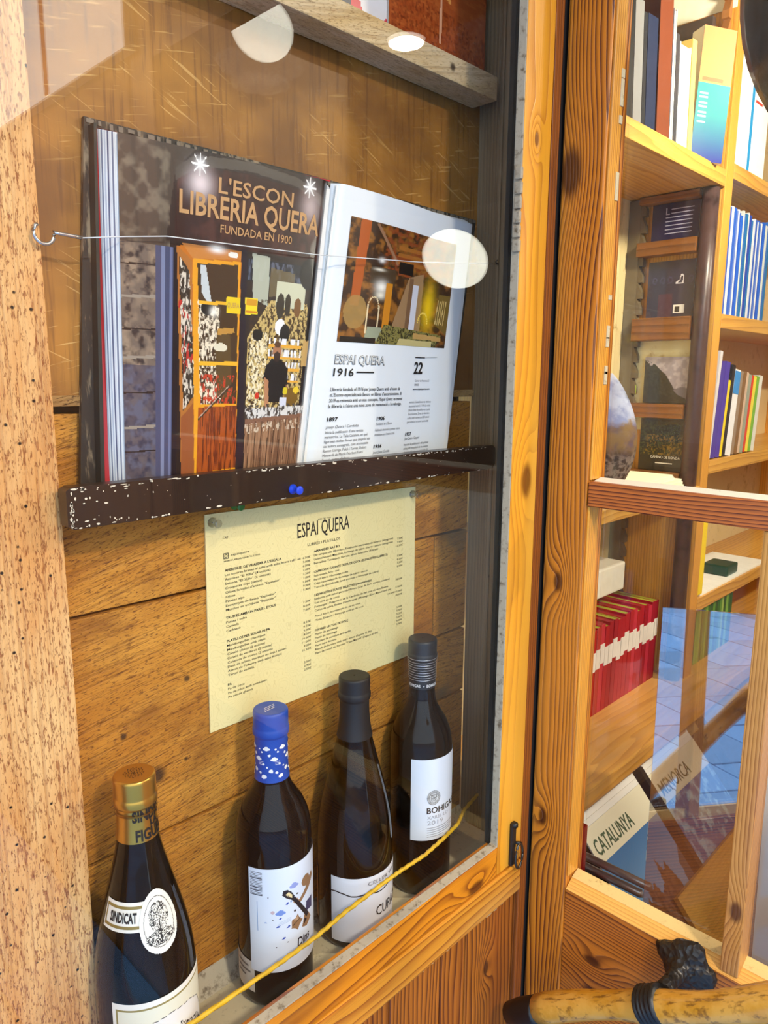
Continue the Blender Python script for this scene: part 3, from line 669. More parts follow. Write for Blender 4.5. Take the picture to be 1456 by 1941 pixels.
cv.tex(cv.inside([(.6, .21), (.985, .234), (.985, .20), (.6, .18)]).astype(float), 30, 20, 46, (206, 186, 160), .55, .62); cv.rect(.22, 1, 0, .012, (60, 52, 54))
cv.rect(.985, 1, 0, 1, (24, 18, 18), .8)
link('left_page', cv.mesh(lambda u, v: leftpage(u, v)), PRINT, bk)
GOLD = plain((196, 150, 98), .5, var=.2); mb = MB(); fp = lambda x, y: leftpage(x/.222, y/.266, .0004)
U = lambda u: u*.222
V = lambda v: v*.266
text(mb, "L'ESCON", fp, U(.405), V(.893), .0115, width=U(.375), bold=.012); text(mb, 'LIBRERIA QUERA', fp, U(.236), V(.82), .0165, width=U(.705), bold=.02); text(mb, 'FUNDADA EN 1900', fp, U(.42), V(.780), .0062, width=U(.37), bold=.01)
text(mb, 'QUERA', fp, U(.47), V(.565), .0040, width=U(.06))
link('gold_lettering', mb, GOLD, bk, kind='stuff', label='gold shop name printed on the left page')
# right page
mbr = MB(); mbr.shell(40, 6, lambda u, v: rightpage(u, v)); link('right_page', mbr, plain((232, 236, 238), .4, coat=.2, var=.02), bk)
cv = Canvas(170, 150, (58, 36, 20))
cv.tex(cv.box(0, 1, 0, 1), 5, 5, 61, (150, 96, 34), .42, .7); cv.tex(cv.box(.3, .9, .6, 1), 8, 10, 62, (134, 64, 26), .45, .6); cv.poly([(.08, 1), (.16, 1), (.13, .3), (.06, .3)], (176, 84, 24)); cv.line(.22, .98, .42, .70, .012, (150, 110, 80))
for v in (.70, .76, .82): cv.rect(.42, .72, v, v+.035, (172, 108, 40), .7)
cv.rect(.44, .58, .62, .72, (22, 18, 16)); cv.rect(.2, .42, .50, .64, (70, 54, 34)); cv.glow(.28, .70, .025, .02, (255, 250, 240)); cv.glow(.27, .62, .04, .012, (240, 232, 210)); cv.glow(.30, .48, .05, .05, (255, 250, 236)); cv.glow(.30, .41, .04, .03, (255, 246, 220), .9)
cv.rect(.34, .40, .05, .52, (206, 132, 30)); cv.poly([(.55, .6), (.70, .66), (.72, .1), (.42, .12)], (156, 122, 84)); cv.rect(.60, .66, .1, .55, (206, 206, 214)); cv.rect(.56, .60, .12, .6, (120, 88, 60)); cv.glow(.78, .36, .06, .20, (240, 196, 20)); cv.poly([(.88, .5), (1, .5), (1, .12), (.86, .22)], (120, 96, 40))
for k in range(5): cv.line(.88+.02*k, .44, .87+.02*k, .22, .004, (210, 180, 110))
for a in np.linspace(0, PI, 14): cv.ell(.25+.045*math.cos(a), .30+.09*math.sin(a), .006, .007, (226, 204, 160)); cv.ell(.74+.05*math.cos(a), .22+.09*math.sin(a), .007, .008, (240, 208, 90))
cv.rect(.2, .21, .08, .32, (226, 204, 160)); cv.rect(.295, .305, .04, .32, (226, 204, 160)); cv.ell(.11, .25, .09, .14, (166, 130, 70), .8); cv.poly([(.22, .14), (.34, .14), (.36, .02), (.2, .02)], (150, 156, 130))
cv.poly([(.36, .17), (.95, .12), (.9, 0), (.3, 0)], (132, 124, 66)); cv.tex(cv.inside([(.36, .17), (.95, .12), (.9, 0), (.3, 0)]).astype(float), 30, 20, 63, (54, 52, 30), .52, .58); cv.poly([(.66, .12), (.95, .1), (.95, .06), (.66, .07)], (190, 150, 86)); cv.poly([(.52, .06), (.86, .05), (.86, .0), (.5, .0)], (196, 180, 120)); cv.rect(.02, .3, 0, .05, (30, 20, 12))
ru = lambda u, v: rightpage(.105+u*.793, .4855+v*.418, .0005)
link('page_photograph', cv.mesh(ru), PRINT, bk, label='brown cafe interior photo on the white page')
mb = MB(); fp = lambda x, y: rightpage(x/.215, y/.267, .0007)
U = lambda u: u*.215
V = lambda v: v*.267
text(mb, '1916', fp, U(.106), V(.369), .0068, width=U(.122), bold=.018); mb.prism([(U(.245), V(.380)), (U(.362), V(.380)), (U(.362), V(.385)), (U(.245), V(.385))], fp, lambda x, y: rightpage(x/.215, y/.267, .0006))
mb.prism([(U(.67), V(.4415)), (U(.749), V(.4415)), (U(.749), V(.4455)), (U(.67), V(.4455))], fp, lambda x, y: rightpage(x/.215, y/.267, .0006))
text(mb, '22', fp, U(.67), V(.381), .0115, width=U(.072), bold=.03)
for i, (s, wd) in enumerate([('Llibreria fundada el 1916 per Josep Quera amb el nom de', .474), ('«L\'Escon» especialitzada llavors en llibres d\'excursionisme. El', .49), ('2019 es reinventa amb un nou concepte, l\'Espai Quera: es manté', .50), ('la llibreria i s\'obre una nova zona de restauració a la rebotiga.', .498)]):
    text(mb, s, fp, U(.101), V(.318-.0192*i), .0030, width=U(wd), bold=.008)
text(mb, '1897', fp, U(.102), V(.2145), .0034, width=U(.062), bold=.03); text(mb, '1906', fp, U(.422), V(.2075), .0034, width=U(.058), bold=.03); text(mb, '1916', fp, U(.424), V(.1045), .0034, width=U(.058), bold=.03); text(mb, '1937', fp, U(.664), V(.1375), .0034, width=U(.05), bold=.03)
text(mb, 'www.espaiquera.com', fp, U(.682), V(.3165), .0021, width=U(.135), bold=.012)
link('lettering', mb, INK, bk, kind='stuff', label='black text printed on the white page')
mb = MB()
text(mb, 'Josep Quera i Cordoba', fp, U(.099), V(.190), .0026, width=U(.20), shear=.2)
for i, (s, wd) in enumerate([("Inicia la publicació d'una revista", .235), ('manuscrita, La Talia Catalana, en què', .268), ('figuraven moltes firmes que després van', .29), ('ser autors consagrats, com ara mossèn', .28), ('Ramon Garriga, Folch i Torres, Dolors', .27), ('Monserdà de Macià i Norbert Font i', .25), ("Sagué, entre d'altres.", .168)]): text(mb, s, fp, U(.100), V(.1715-.0158*i), .0026, width=U(wd))
text(mb, "Fundació de L'Escon", fp, U(.421), V(.189), .0026, width=U(.12), shear=.2); text(mb, 'Publicació destinada a premsa i obres', fp, U(.42), V(.167), .0024, width=U(.19)); text(mb, 'dramàtiques per al teatre català.', fp, U(.419), V(.150), .0024, width=U(.155))
text(mb, 'Josep Quera i Cordoba', fp, U(.422), V(.084), .0026, width=U(.125), shear=.2)
for i, s in enumerate(['Inaugura la llibreria amb el nom de', "«L'Escon» en un local del carrer de", 'Petritxol que abans havia estat una']): text(mb, s, fp, U(.42), V(.0635-.0145*i), .0024, width=U(.19))
text(mb, 'Carrer de Petritxol, 2', fp, U(.69), V(.349), .0022, width=U(.115)); text(mb, '08002', fp, U(.69), V(.333), .0022)
for i, s in enumerate(["moment. L'establiment es dedica a", 'documental teatral. El 1916 la revista', "L'Escon deixa de publicar-se i passa", "d'excursionisme. El mes de desembre", 'acollia a tenir numeros, el 200 amb el', 'que es tanca i va servir de model.']): text(mb, s, fp, U(.665), V(.265-.0155*i), .0024, width=U(.175))
text(mb, 'Joan Quera i Gaspart', fp, U(.661), V(.1225), .0026, width=U(.12), shear=.2)
for i, s in enumerate(['Impulsa la publicació del primer', 'catàleg amb recopilació de les novetats', "editorials del món excursionista. El", '1938, Joan Quera i Gaspart mor a', 'Buenos Aires, on havia anat a treballar']): text(mb, s, fp, U(.662), V(.099-.0155*i), .0024, width=U(.20))
mb.prism([(U(.749), V(.4433)), (U(.848), V(.4463)), (U(.848), V(.4473)), (U(.749), V(.4443))], fp, lambda x, y: rightpage(x/.215, y/.267, .0006))
link('fine_lettering', mb, plain((92, 92, 96), .6, var=.05), bk, kind='stuff')
mb = MB(); text(mb, 'ESPAI QUERA', fp, U(.106), V(.410), .0082, width=U(.324), bold=.028); link('grey_heading', mb, plain((112, 112, 112), .6, var=.05), bk, kind='stuff')
mb = MB(); text(mb, 'ESPAI QUERA', lambda x, y: rightpage(x/.215, y/.267, .0010), U(.108), V(.4115), .0078, width=U(.318), bold=-.012); link('heading_inlay', mb, plain((226, 226, 222), .6, var=.03), bk, kind='stuff')

# --- hook and thread
mb = MB(); pts = [(.2205+.0072*math.cos(a), .5525, .0985+.0072*math.sin(a)) for a in np.linspace(math.radians(125), math.radians(375), 16)]
mb.tube(pts+[(.2310, .5525, .0998), (.2420, .5520, .0992), (.2475, .5520, .099)], .0014, 8)
link('screw_hook', mb, plain((200, 204, 204), .25, .9), label='small bright metal screw hook at the edge of the pitted board', cat='hook')
link('thread', MB().tube([(.2455, .552, .0985), (.281, .5505, .104), (.315, .5490, .1085), (.47, .549, .1125), (.62, .549, .122), (.7525, .5475, .1345)], .0005, 6), plain((226, 228, 226), .35), label='thin clear thread stretched across the open book', cat='thread')
link('screw_hook.001', MB().tube([(.7565, .5475, .1345), (.7525, .547, .1345), (.7500, .5465, .1365), (.7525, .5465, .1385)], .0009, 8), plain((60, 54, 48), .4, .5), label='dark screw hook on the grey side board holding the thread', cat='hook')

# --- menu sheet
MY = .5830
t = empty('menu_sheet', (.504, MY, -.342), 'cream printed menu sheet pinned to the planks below the bar', 'menu')
q = N('menu_paper'); P_ = q.pos(); a_ = q.noise(q.scale(P_, (22, 22, 22)), 1, 3, .5)
fr = q.m('FRACT', q.m('MULTIPLY', a_, 26)); ln_ = q.m('MULTIPLY', q.m('SUBTRACT', 1, q.step(q.m('ABSOLUTE', q.m('SUBTRACT', fr, .5)), .03, .09)), .22)
MP = q.principled(q.mix(ln_, lin((240, 222, 158)), lin((188, 164, 96))), .5, spec=.3)
link('sheet', MB().prism([(.3565, -.3425), (.6515, -.3425), (.6515, -.130), (.3600, -.1265)], lambda x, z: (x, MY, z), lambda x, z: (x, .5845, z)), MP, t)
fm = lambda x, y: (x, MY-.0003, y)
mb = MB(); H_ = .00225; LP = .00437
def colm(x, z, hd, lines, hw=None):
    if hd: text(mb, hd, fm, x, z, H_*1.05, bold=.022, width=hw)
    for i, (s, wd) in enumerate(lines): text(mb, s, fm, x, z-LP*(i+1), H_, width=wd, bold=.004)
text(mb, 'CAT', fm, .3782, -.1523, .0022); text(mb, 'ESPAI QUERA', fm, .4687, -.1655, .0150, width=.0735, bold=.004); text(mb, 'LLIBRES I PLATILLOS', fm, .482, -.1760, .0028, width=.0466)
text(mb, 'DES DE 1916', fm, .497, -.1500, .0015, width=.018); text(mb, 'espaiquera', fm, .3864, -.1700, H_, width=.0215); text(mb, 'www.espaiquera.com', fm, .3784, -.1750, H_, width=.042)
for (a, b, c, d) in ((.3784, .3840, -.1664, -.1670), (.3784, .3840, -.1714, -.1720), (.3784, .3790, -.1664, -.1720), (.3834, .3840, -.1664, -.1720)): mb.prism([(a, d), (b, d), (b, c), (a, c)], fm, lambda x, z: (x, MY-.0001, z))
mb.add([fm(.3812+r*math.cos(2*PI*k/16), -.1692+r*math.sin(2*PI*k/16)) for r in (.0011, .0016) for k in range(16)], [(k, (k+1) % 16, 16+(k+1) % 16, 16+k) for k in range(16)])
colm(.3791, -.1845, "APERITIUS: DE VILASSAR A L'ESCALA", [('Les nostres braves al caliu amb salsa brava i all i oli', .093), ('Anxoves "El Xillu" (4 unitats)', .054), ('Seitons "El Xillu" (6 unitats)', .054), ('Croquetes ceps (unitat)', .043), ('Olives farcides d\'anxova "Espinaler"', .066), ('Olives', .011), ('Patates xips', .0215), ('Escopinyes de llauna "Espinaler"', .060), ('Musclos en escabetx "Espinaler"', .060)], .068)
colm(.3787, -.2319, "TRUITES AMB UN PARELL D'OUS", [('Patata i ceba', .024), ('Carxofa', .0145), ('Carbassó', .0165)], .060)
colm(.3788, -.2556, 'PLATILLOS PER SUCAR-HI PA', [('Mandonguilles clàssiques', .046), ('Mandonguilles amb sèpia', .046), ('Caneló clàssic (2 unitats)', .045), ('Caneló de verdures (2 unitats)', .054), ('Canelons de marisc (2 unitats)', .0545), ('Daus de salmó, marinats en soja i sèsam', .072), ('Aletes de Pollastre amb salsa Kimchi', .066), ('Tàrtar de vedella', .031)], .052)
colm(.3782, -.3003, 'PA', [('Pa de coca', .0195), ('Pa de coca amb tomàquet', .047), ('Pa sense gluten', .029)], .0045)
colm(.4906, -.1842, 'AMANIDES: SA I BO', [('De temporada: Mezclum, Escalivada i ventresca de tonyina (vinagreta)', .122), ('La intel·lectual: Mezclum, formatge de cabra, cherry i panses (vinagreta)', .1215), ('Burradina: Tomàquet, burrata, olives kalamata, oli trufat', .097)], .037)
colm(.4903, -.2068, 'CAPRITXOS CALENTS DE PA DE COCA (ELS NOSTRES LLIBRETS)', [('Sobrassada, brie i mel', .036), ('Pernil ibèric i formatge trufat', .050), ('Ceba caramelitzada, formatge de cabra i anous', .080), ('Torrada d\'escalivada (amb anxoves o formatge de cabra)', .098)], .113)
colm(.4906, -.2327, 'LES NOSTRES FUSTES SELECTES (sencera/mitja)', [('Embotits amb sabor genuí del Pirineu (Cap de llom, xoriço, catalana)', .1165), ('fuet amb pa de coca)', .036), ('Formatges i Puigpedrós de la Cerdanya de llet crua de vaca Bauma', .114), ('Carrat de cabra, Bauma d\'ovella curat i Manxego (Don Manuel amb pa)', .119), ('', 0), ('Pernil ibèric acompanyat de pa de coca', .068), ('Mixta: Embotit i formatge amb pa de coca', .073)][:4], .086)
text(mb, 'Pernil ibèric acompanyat de pa de coca', fm, .491, -.2565, H_, width=.068); text(mb, 'Mixta: Embotit i formatge amb pa de coca', fm, .4909, -.2612, H_, width=.073)
colm(.4907, -.2726, 'POSTRES: UN TOC DE DOLÇ', [('Pastís de pastanaga', .034), ('Pastís de formatge', .032), ('Coulant de xocolata amb gelat', .053), ('Plum cake llimona', .031), ('Recuit de Fonteta amb mel i anous (Segons el dia)', .086), ('Flam de recuit de Fonteta "Casa Martell" (Segons el dia)', .097)], .049)
for i, s in enumerate(['6.50€', '7.00€', '6.80€', '2.00€', '2.50€', '2.00€', '1.80€', '9.00€', '5.80€']): text(mb, s, fm, .4854, -.1890-.00432*i, H_, width=.0102, align='R')
for i, s in enumerate(['7.50€', '8.00€', '7.00€']): text(mb, s, fm, .4850, -.2371-.0045*i, H_, width=.0102, align='R')
for i, s in enumerate(['8.50€', '9.50€', '9.00€', '8.50€', '14.00€', '11.00€', '9.00€', '16.50€']): text(mb, s, fm, .4850, -.2600-.00437*i, H_, width=.0102 if len(s) < 6 else .0125, align='R')
for i, s in enumerate(['2.50€', '2.90€', '2.50€']): text(mb, s, fm, .4845, -.3045-.0043*i, H_, width=.0098, align='R')
for z, s in [(-.1905, '7.50€'), (-.1948, '7.50€'), (-.1991, '12.50€'), (-.2115, '7.50€'), (-.2158, '8.20€'), (-.2200, '7.50€'), (-.2243, '8.00€'), (-.2405, '18.00€'), (-.2500, '17.00€'), (-.2556, '19.50€/11.00€'), (-.2600, '18.00€'), (-.2755, '5.00€'), (-.2798, '5.50€'), (-.2841, '5.20€'), (-.2884, '5.00€'), (-.2927, '6.00€'), (-.2970, '5.00€')]: text(mb, s, fm, .6295, z, H_*.95, width=.0098*len(s)/5, align='R')
link('lettering', mb, plain((34, 30, 26), .6, var=.05), t, kind='stuff', label='black menu text')
CLEAR = glass('clear_plastic', (.86, .86, .84), .06, 1.6)
def pin(x, z, y, mat, label, g):
    t = empty('push_pin', (x, y, z), label, 'pin', g)
    mb = MB(); mb.lathe([(.0048, 0), (.0048, .0012), (.0026, .0022), (.0022, .008), (.004, .0095), (.0042, .011), (.003, .0118)], 0, 0, 0, 14)
    mb.v = [(a+x, y-c, b+z) for a, b, c in mb.v]
    link('pin_head', mb, mat, t); link('pin_needle', MB().tube([(x, y+.003, z), (x, y-.002, z)], .0005, 6), plain((180, 180, 180), .3, .9), t)
pin(.3672, -.1345, MY-.0002, CLEAR, 'clear push pin in the upper left corner of the menu', 'pins around the menu'); pin(.6455, -.1385, MY-.0002, CLEAR, 'clear push pin in the upper right corner of the menu', 'pins around the menu')
pin(.394, -.1215, .5845, plain((20, 120, 50), .35), 'green push pin under the bar above the menu', 'pins around the menu'); pin(.4275, -.1045, .5378, plain((20, 70, 220), .35), 'blue push pin stuck in the dark bar above the menu', 'pins around the menu')

# --- wine bottles
q = N('dark_bottle_glass'); DARK = q.principled((.003, .0025, .002), .03, spec=.3)
q = N('brown_bottle_glass'); BROWN = q.principled((.006, .003, .001), .04, spec=.3)
def interp(prof, z):
    for (r0, z0), (r1, z1) in zip(prof, prof[1:]):
        if z0 <= z <= z1: return r0+(r1-r0)*(z-z0)/max(1e-6, z1-z0)
    return prof[-1][0]
BORD = [(.030, 0), (.0350, .002), (.0375, .007), (.0378, .02), (.0378, .168), (.0371, .180), (.0345, .193), (.0295, .205), (.0235, .2145), (.0188, .223), (.0162, .2325), (.0153, .245), (.0148, .300)]
BURG = [(.034, 0), (.0395, .002), (.0420, .008), (.0424, .02), (.0424, .112), (.0416, .126), (.0390, .146), (.0345, .168), (.0290, .190), (.0235, .211), (.0190, .230), (.0163, .246), (.0152, .262), (.0148, .297)]
def stretch(p, H): return [(r, z*H/p[-1][1]) for r, z in p]
def smoothprof(p, n=4):
    out = []
    for i in range(len(p)-1):
        p0 = p[max(i-1, 0)]; p1 = p[i]; p2 = p[i+1]; p3 = p[min(i+2, len(p)-1)]
        for k in range(n):
            t = k/n; r = .5*((2*p1[0])+(p2[0]-p0[0])*t+(2*p0[0]-5*p1[0]+4*p2[0]-p3[0])*t*t+(-p0[0]+3*p1[0]-3*p2[0]+p3[0])*t**3)
            out.append((r, p1[1]+(p2[1]-p1[1])*t))
    return out+[p[-1]]
def bottle(x, y, prof, glassm, capm, capz, H, label, capname):
    t = empty('wine_bottle', (x, y, -.62), label, 'bottle', 'wine bottles on the display sill')
    pf = smoothprof(prof)
    link('glass_body', MB().lathe([(r, z) for r, z in pf if z < H-.004], x, y, -.62, 56), glassm, t)
    e = .0008; cp = [(interp(pf, capz)+e, capz)]+[(r+e, z) for r, z in pf if capz < z < H-.031]+[(.0160, H-.027), (.0160, H-.0255), (.0173, H-.0245), (.0177, H-.0235), (.0177, H-.0185), (.0172, H-.0175), (.0170, H-.0165), (.0170, H-.0155), (.0171, H-.0035), (.0170, H-.0018), (.0164, H-.0006), (.0154, H), (.0150, H), (.001, H)]
    c = link(capname, MB().lathe(cp, x, y, -.62, 48, cap=False), capm, t)
    S = lambda th, z, d=.0006: (x+(interp(pf, z)+d)*math.sin(th), y-(interp(pf, z)+d)*math.cos(th), z-.62)
    SC_ = lambda th, z, d=.0006: (x+(interp(cp, z)+d)*math.sin(th), y-(interp(cp, z)+d)*math.cos(th), z-.62)
    return t, c, S, SC_
R_ = math.radians
def wrap(S, th0, th1, z0, z1): return lambda u, v: S(th0+(th1-th0)*u, z0+(z1-z0)*v, .0006)
# 1 gold capsule
GOLDC = plain((206, 158, 70), .28, .85, var=.1)
prof = stretch(BURG, .297)
t, c, S, SCp = bottle(.2538, .535, prof, DARK, GOLDC, .243, .297, 'dark wine bottle with a gold capsule and a tree medallion, nearest the pitted board', 'capsule')
mb = MB(); fb = lambda x, z: SCp(x/.0165, z, .0004)
text(mb, 'SINDICAT', fb, -.0112, .2618, .0090, width=.040, bold=.035); text(mb, 'LA', fb, .0038, .2555, .0052, bold=.03); text(mb, 'FIGUERA', fb, -.0090, .2450, .0090, width=.035, bold=.035)
for k in range(46):
    a = k*2.4; r = .0085*math.sqrt(k/46); mb.add([(.2538+r*math.cos(a)+d*math.cos(b), .535+r*math.sin(a)+d*math.sin(b), -.62+.2974) for b, d in ((0, .0008), (2, .001), (4, .0008))], [(0, 1, 2)])
link('capsule_lettering', mb, INK, c, kind='stuff')
mb = MB(); mb.lathe([(.0172, .266), (.0173, .2668), (.0172, .2676)], .2538, .535, -.62, 48, cap=False)
link('capsule_ring', mb, plain((150, 104, 40), .3, .85), c)
CREAM = plain((240, 236, 222), .5, var=.03)
mb = MB(); mb.shell(24, 4, wrap(S, R_(-92), R_(-14), .1745, .1975)); link('neck_label', mb, CREAM, t, label='cream strip label reading SINDICAT')
cv = Canvas(70, 70, (242, 238, 226)); cv.ell(.5, .5, .40, .40, (120, 116, 108)); cv.ell(.5, .5, .385, .385, (242, 238, 226))
m_ = ((cv.u-.5)/.27)**2+((cv.v-.58)/.24)**2 < 1
cv.tex(m_.astype(float), 16, 16, 71, (44, 44, 44), .44, .58); cv.line(.5, .18, .5, .5, .02, (40, 40, 40)); cv.tex(((((cv.u-.5)/.36)**2+((cv.v-.26)/.12)**2 < 1)).astype(float), 24, 18, 72, (40, 40, 40), .46, .52)
link('medallion', cv.mesh(lambda u, v: S(R_(-3)+(u-.5)*.98, .1785+(v-.5)*.051, .0011), ((cv.u-.5)**2+(cv.v-.5)**2 < .25)), PRINT_M, t, label='round cream medallion with an engraved tree')
mb = MB(); f1 = lambda x, z: S(x, z, .0011)
text(mb, 'SINDICAT', f1, R_(-78), .1822, .0075, width=R_(44), bold=.035)
link('lettering', mb, INK, t, kind='stuff')
mb = MB()
for a, b, z0, z1 in ((-89, -26, .1925, .1948), (-89, -26, .1772, .1795), (-89, -86.5, .1772, .1948)): mb.shell(12, 1, lambda u, v: S(R_(a+(b-a)*u), z0+(z1-z0)*v, .0009))
link('gold_border', mb, plain((150, 130, 70), .4, .3), t)
cv = Canvas(120, 100, (242, 238, 226))
cv.rect(.035, .965, .03, .94, (150, 134, 70)); cv.rect(.05, .95, .045, .925, (236, 232, 208))
cv.poly([(.10, .05), (.10, .50), (.16, .66), (.30, .76), (.5, .79), (.70, .76), (.84, .66), (.90, .5), (.90, .05)], (90, 88, 80)); cv.poly([(.108, .05), (.108, .50), (.166, .655), (.30, .753), (.5, .783), (.70, .753), (.834, .655), (.892, .5), (.892, .05)], (240, 238, 234))
hill = cv.inside([(.25, .22), (.38, .36), (.5, .46), (.58, .62), (.68, .54), (.80, .5), (.88, .40), (.88, .18)])
cv.tex(hill.astype(float), 34, 30, 73, (36, 34, 34), .44, .52)
link('front_label', cv.mesh(wrap(S, R_(-66), R_(66), .028, .116)), PRINT_M, t, label='cream label with an engraved hill village')
# 2 blue capsule
BLUEC = plain((24, 72, 168), .4, var=.06)
t, c, S, SCp = bottle(.398, .541, stretch(BORD, .304), DARK, BLUEC, .234, .304, 'dark wine bottle with a blue cloud capsule and white illustrated label', 'capsule')
mb = MB(); r0 = random.Random(5); fb = lambda x, z: SCp(x/.0165, z, .0004)
def blob(mb, f, x, z, w_, h_, n=9, jag=0.0, seed=1):
    rg = random.Random(seed); mb.add([f(x, z)]+[f(x+w_*(1+jag*(rg.random()-.5))*math.cos(2*PI*k/n), z+h_*(1+jag*(rg.random()-.5))*math.sin(2*PI*k/n)) for k in range(n)], [(0, k+1, (k+1) % n+1) for k in range(n)])
def cloud(mb, f, x, z, s): 
    for dx, dz, r in ((-.7, 0, .55), (0, .35, .75), (.75, 0, .5), (0, -.1, .7)): blob(mb, f, x+dx*s, z+dz*s, r*s, r*s*.75)
for i in range(-3, 3):
    o = i*.0165; k = i*11
    cloud(mb, fb, o+.001, .2690, .0030); cloud(mb, fb, o+.0085, .2580, .0030)
    for dx, dz, s in ((-.004, .2655, .0009), (.004, .2625, .0013), (.010, .2685, .0008), (-.0025, .2530, .0009), (.0015, .2500, .0008), (.0052, .2465, .0018), (-.0055, .2440, .001), (-.0015, .2405, .002), (.0105, .2445, .001)): blob(mb, fb, o+dx, dz, s*1.35, s*1.1, 7, .7, k+int(dz*1e4))
    for z in (.2555, .2540, .2525): mb.shell(4, 1, lambda u, v: fb(o-.0072+.005*u, z+.0004*v))
for dz in (.002, -.001, -.004): mb.add([(.398-.007+dz*.6, .541+dz, -.62+.3044), (.398+.006+dz*.6, .541+dz+.0015, -.62+.3044), (.398+.006+dz*.6, .541+dz+.0022, -.62+.3044), (.398-.007+dz*.6, .541+dz+.0007, -.62+.3044)], [(0, 1, 2, 3)])
link('capsule_print', mb, WHITE_INK, c, kind='stuff')
LAB = plain((226, 234, 246), .45, var=.02)
mb = MB(); mb.shell(40, 2, wrap(S, R_(-76), R_(76), .044, .157)); link('front_label', mb, LAB, t)
fl_ = lambda x, z: S(x/.0378-R_(76), .044+z, .0010)     # x from 0..0.1 metres along label
cv = Canvas(190, 210, (226, 234, 246)); K = lambda P_: [(.036+(x-.036)*1.35, .064+(z-.064)*1.3) for x, z in P_]
G = lambda P_: [(x/.1003, z/.113) for x, z in P_]
def cloudc(x, z, s_, c_):
    for dx, dz, r in ((-.7, 0, .55), (0, .35, .75), (.75, 0, .5), (0, -.1, .7)): cv.ell((x+dx*s_)/.1003, (z+dz*s_)/.113, r*s_/.1003, r*s_*.75/.113, c_)
cloudc(.031, .0645, .0040, (118, 150, 220)); cloudc(.0450, .0900, .0040, (150, 164, 222)); cloudc(.0165, .0555, .0012, (170, 190, 226))
for k, wd in enumerate([1, .5, .5, 1, .5, 1.2, .5, .5, 1, .6, .5, 1.1, .5, 1, .5, .8]): cv.rect(.0015/.1003, .0140/.1003, (.0845+.0016*k)/.113, (.0845+.0016*k+.0009*wd)/.113, (40, 48, 66))
cv.rect(.0085/.1003, .0091/.1003, .046/.113, .078/.113, (110, 150, 200))
BR = (150, 112, 76); DK = (40, 32, 34)
cv.poly(G(K([(.0430, .0715), (.0470, .0703), (.0530, .0760), (.0560, .0810), (.0620, .0850), (.0640, .0800), (.0580, .0745), (.0470, .0668), (.0432, .0690)])), BR); cv.ell(.060/.1003, .088/.113, .006/.1003, .006/.113, BR); cv.ell(.0465/.1003, .0730/.113, .0028/.1003, .0028/.113, (196, 158, 120))
cv.poly(G(K([(.0540, .0640), (.0620, .0640), (.0620, .0540), (.0530, .0560)])), (58, 56, 96)); cv.poly(G(K([(.0490, .0450), (.0515, .0540), (.0560, .0540), (.0600, .0470), (.0540, .0430)])), BR); cv.poly(G(K([(.0505, .0458), (.0518, .0510), (.0545, .0490)])), DK)
cv.poly(G(K([(.0405, .0560), (.0430, .0560), (.0452, .0590), (.0470, .0545), (.0500, .0520), (.0468, .0490), (.0452, .0455), (.0425, .0480), (.0400, .0490)])), BR); cv.poly(G(K([(.0420, .0545), (.0450, .0575), (.0460, .0540)])), (196, 160, 126)); cv.line(.0425/.1003, .047/.113, .052/.1003, .052/.113, .004, DK)
cv.poly(G(K([(.0400, .0735), (.0418, .0715), (.0540, .0505), (.0565, .0530), (.0432, .0748)])), (22, 22, 30))
cv.poly(G(K([(.0335, .079), (.0365, .0760), (.0415, .0725), (.0430, .0755), (.0405, .080), (.0375, .0828), (.0345, .0825)])), (22, 22, 30)); cv.poly(G(K([(.0362, .0790), (.0378, .0768), (.0408, .0748), (.0412, .0770), (.0385, .0805)])), (238, 216, 160)); cv.line(.0385/.1003, .0815/.113, .0420/.1003, .0775/.113, .003, (22, 22, 30))
for x, z, s_ in ((.0375, .0735, .0016), (.0305, .0590, .0014), (.0285, .0505, .0016), (.0385, .0480, .0018), (.0335, .0365, .0016)): cv.poly(G([(x-s_*1.2, z-s_*.5), (x, z+s_*.8), (x+s_*1.3, z+s_*.6), (x+s_*.3, z-s_*.8)]), (40, 78, 178))
cv.ell(.0235/.1003, .0665/.113, .0020/.1003, .0018/.113, (206, 180, 186)); cv.ell(.0415/.1003, .0745/.113, .0011/.1003, .0011/.113, (130, 160, 210))
for x, z, s_ in ((.0195, .083, .0007), (.0235, .0585, .0006), (.0265, .028, .0006), (.0485, .0800, .0010), (.0455, .0625, .0012), (.0375, .031, .0006)): cv.ell(x/.1003, z/.113, s_/.1003, s_/.113, (44, 34, 38))
for k in range(3): cv.line((.029)/.1003, (.0545-.0015*k)/.113, .041/.1003, (.0575-.0015*k)/.113, .0025, (190, 204, 226))
link('label_print', cv.mesh(wrap(lambda a, b, d: S(a, b, .0009), R_(-76), R_(76), .044, .157)), PRINT_M, t, label='illustrated label with lamp post, clouds and leaves')
mb = MB(); text(mb, 'Dins', lambda x, z: S(x/.0378-R_(76), .044+z, .0012), .0475, .0205, .0095, width=.017, bold=.02, shear=.25, rot=.1)
link('lettering', mb, plain((20, 22, 34), .5), t, kind='stuff')
mb = MB(); mb.shell(16, 1, wrap(S, R_(-150), R_(-71), .018, .052)); link('back_label', mb, plain((222, 216, 204), .5), t, label='small cream label low on the side')
mb = MB()
for k, wd in ((0, 26), (1, 30), (2, 20)): mb.shell(8, 1, lambda u, v: S(R_(-108)+R_(wd)*u, .0445-.006*k+.0022*v, .0010))
link('back_print', mb, plain((120, 112, 104), .6), t, kind='stuff')
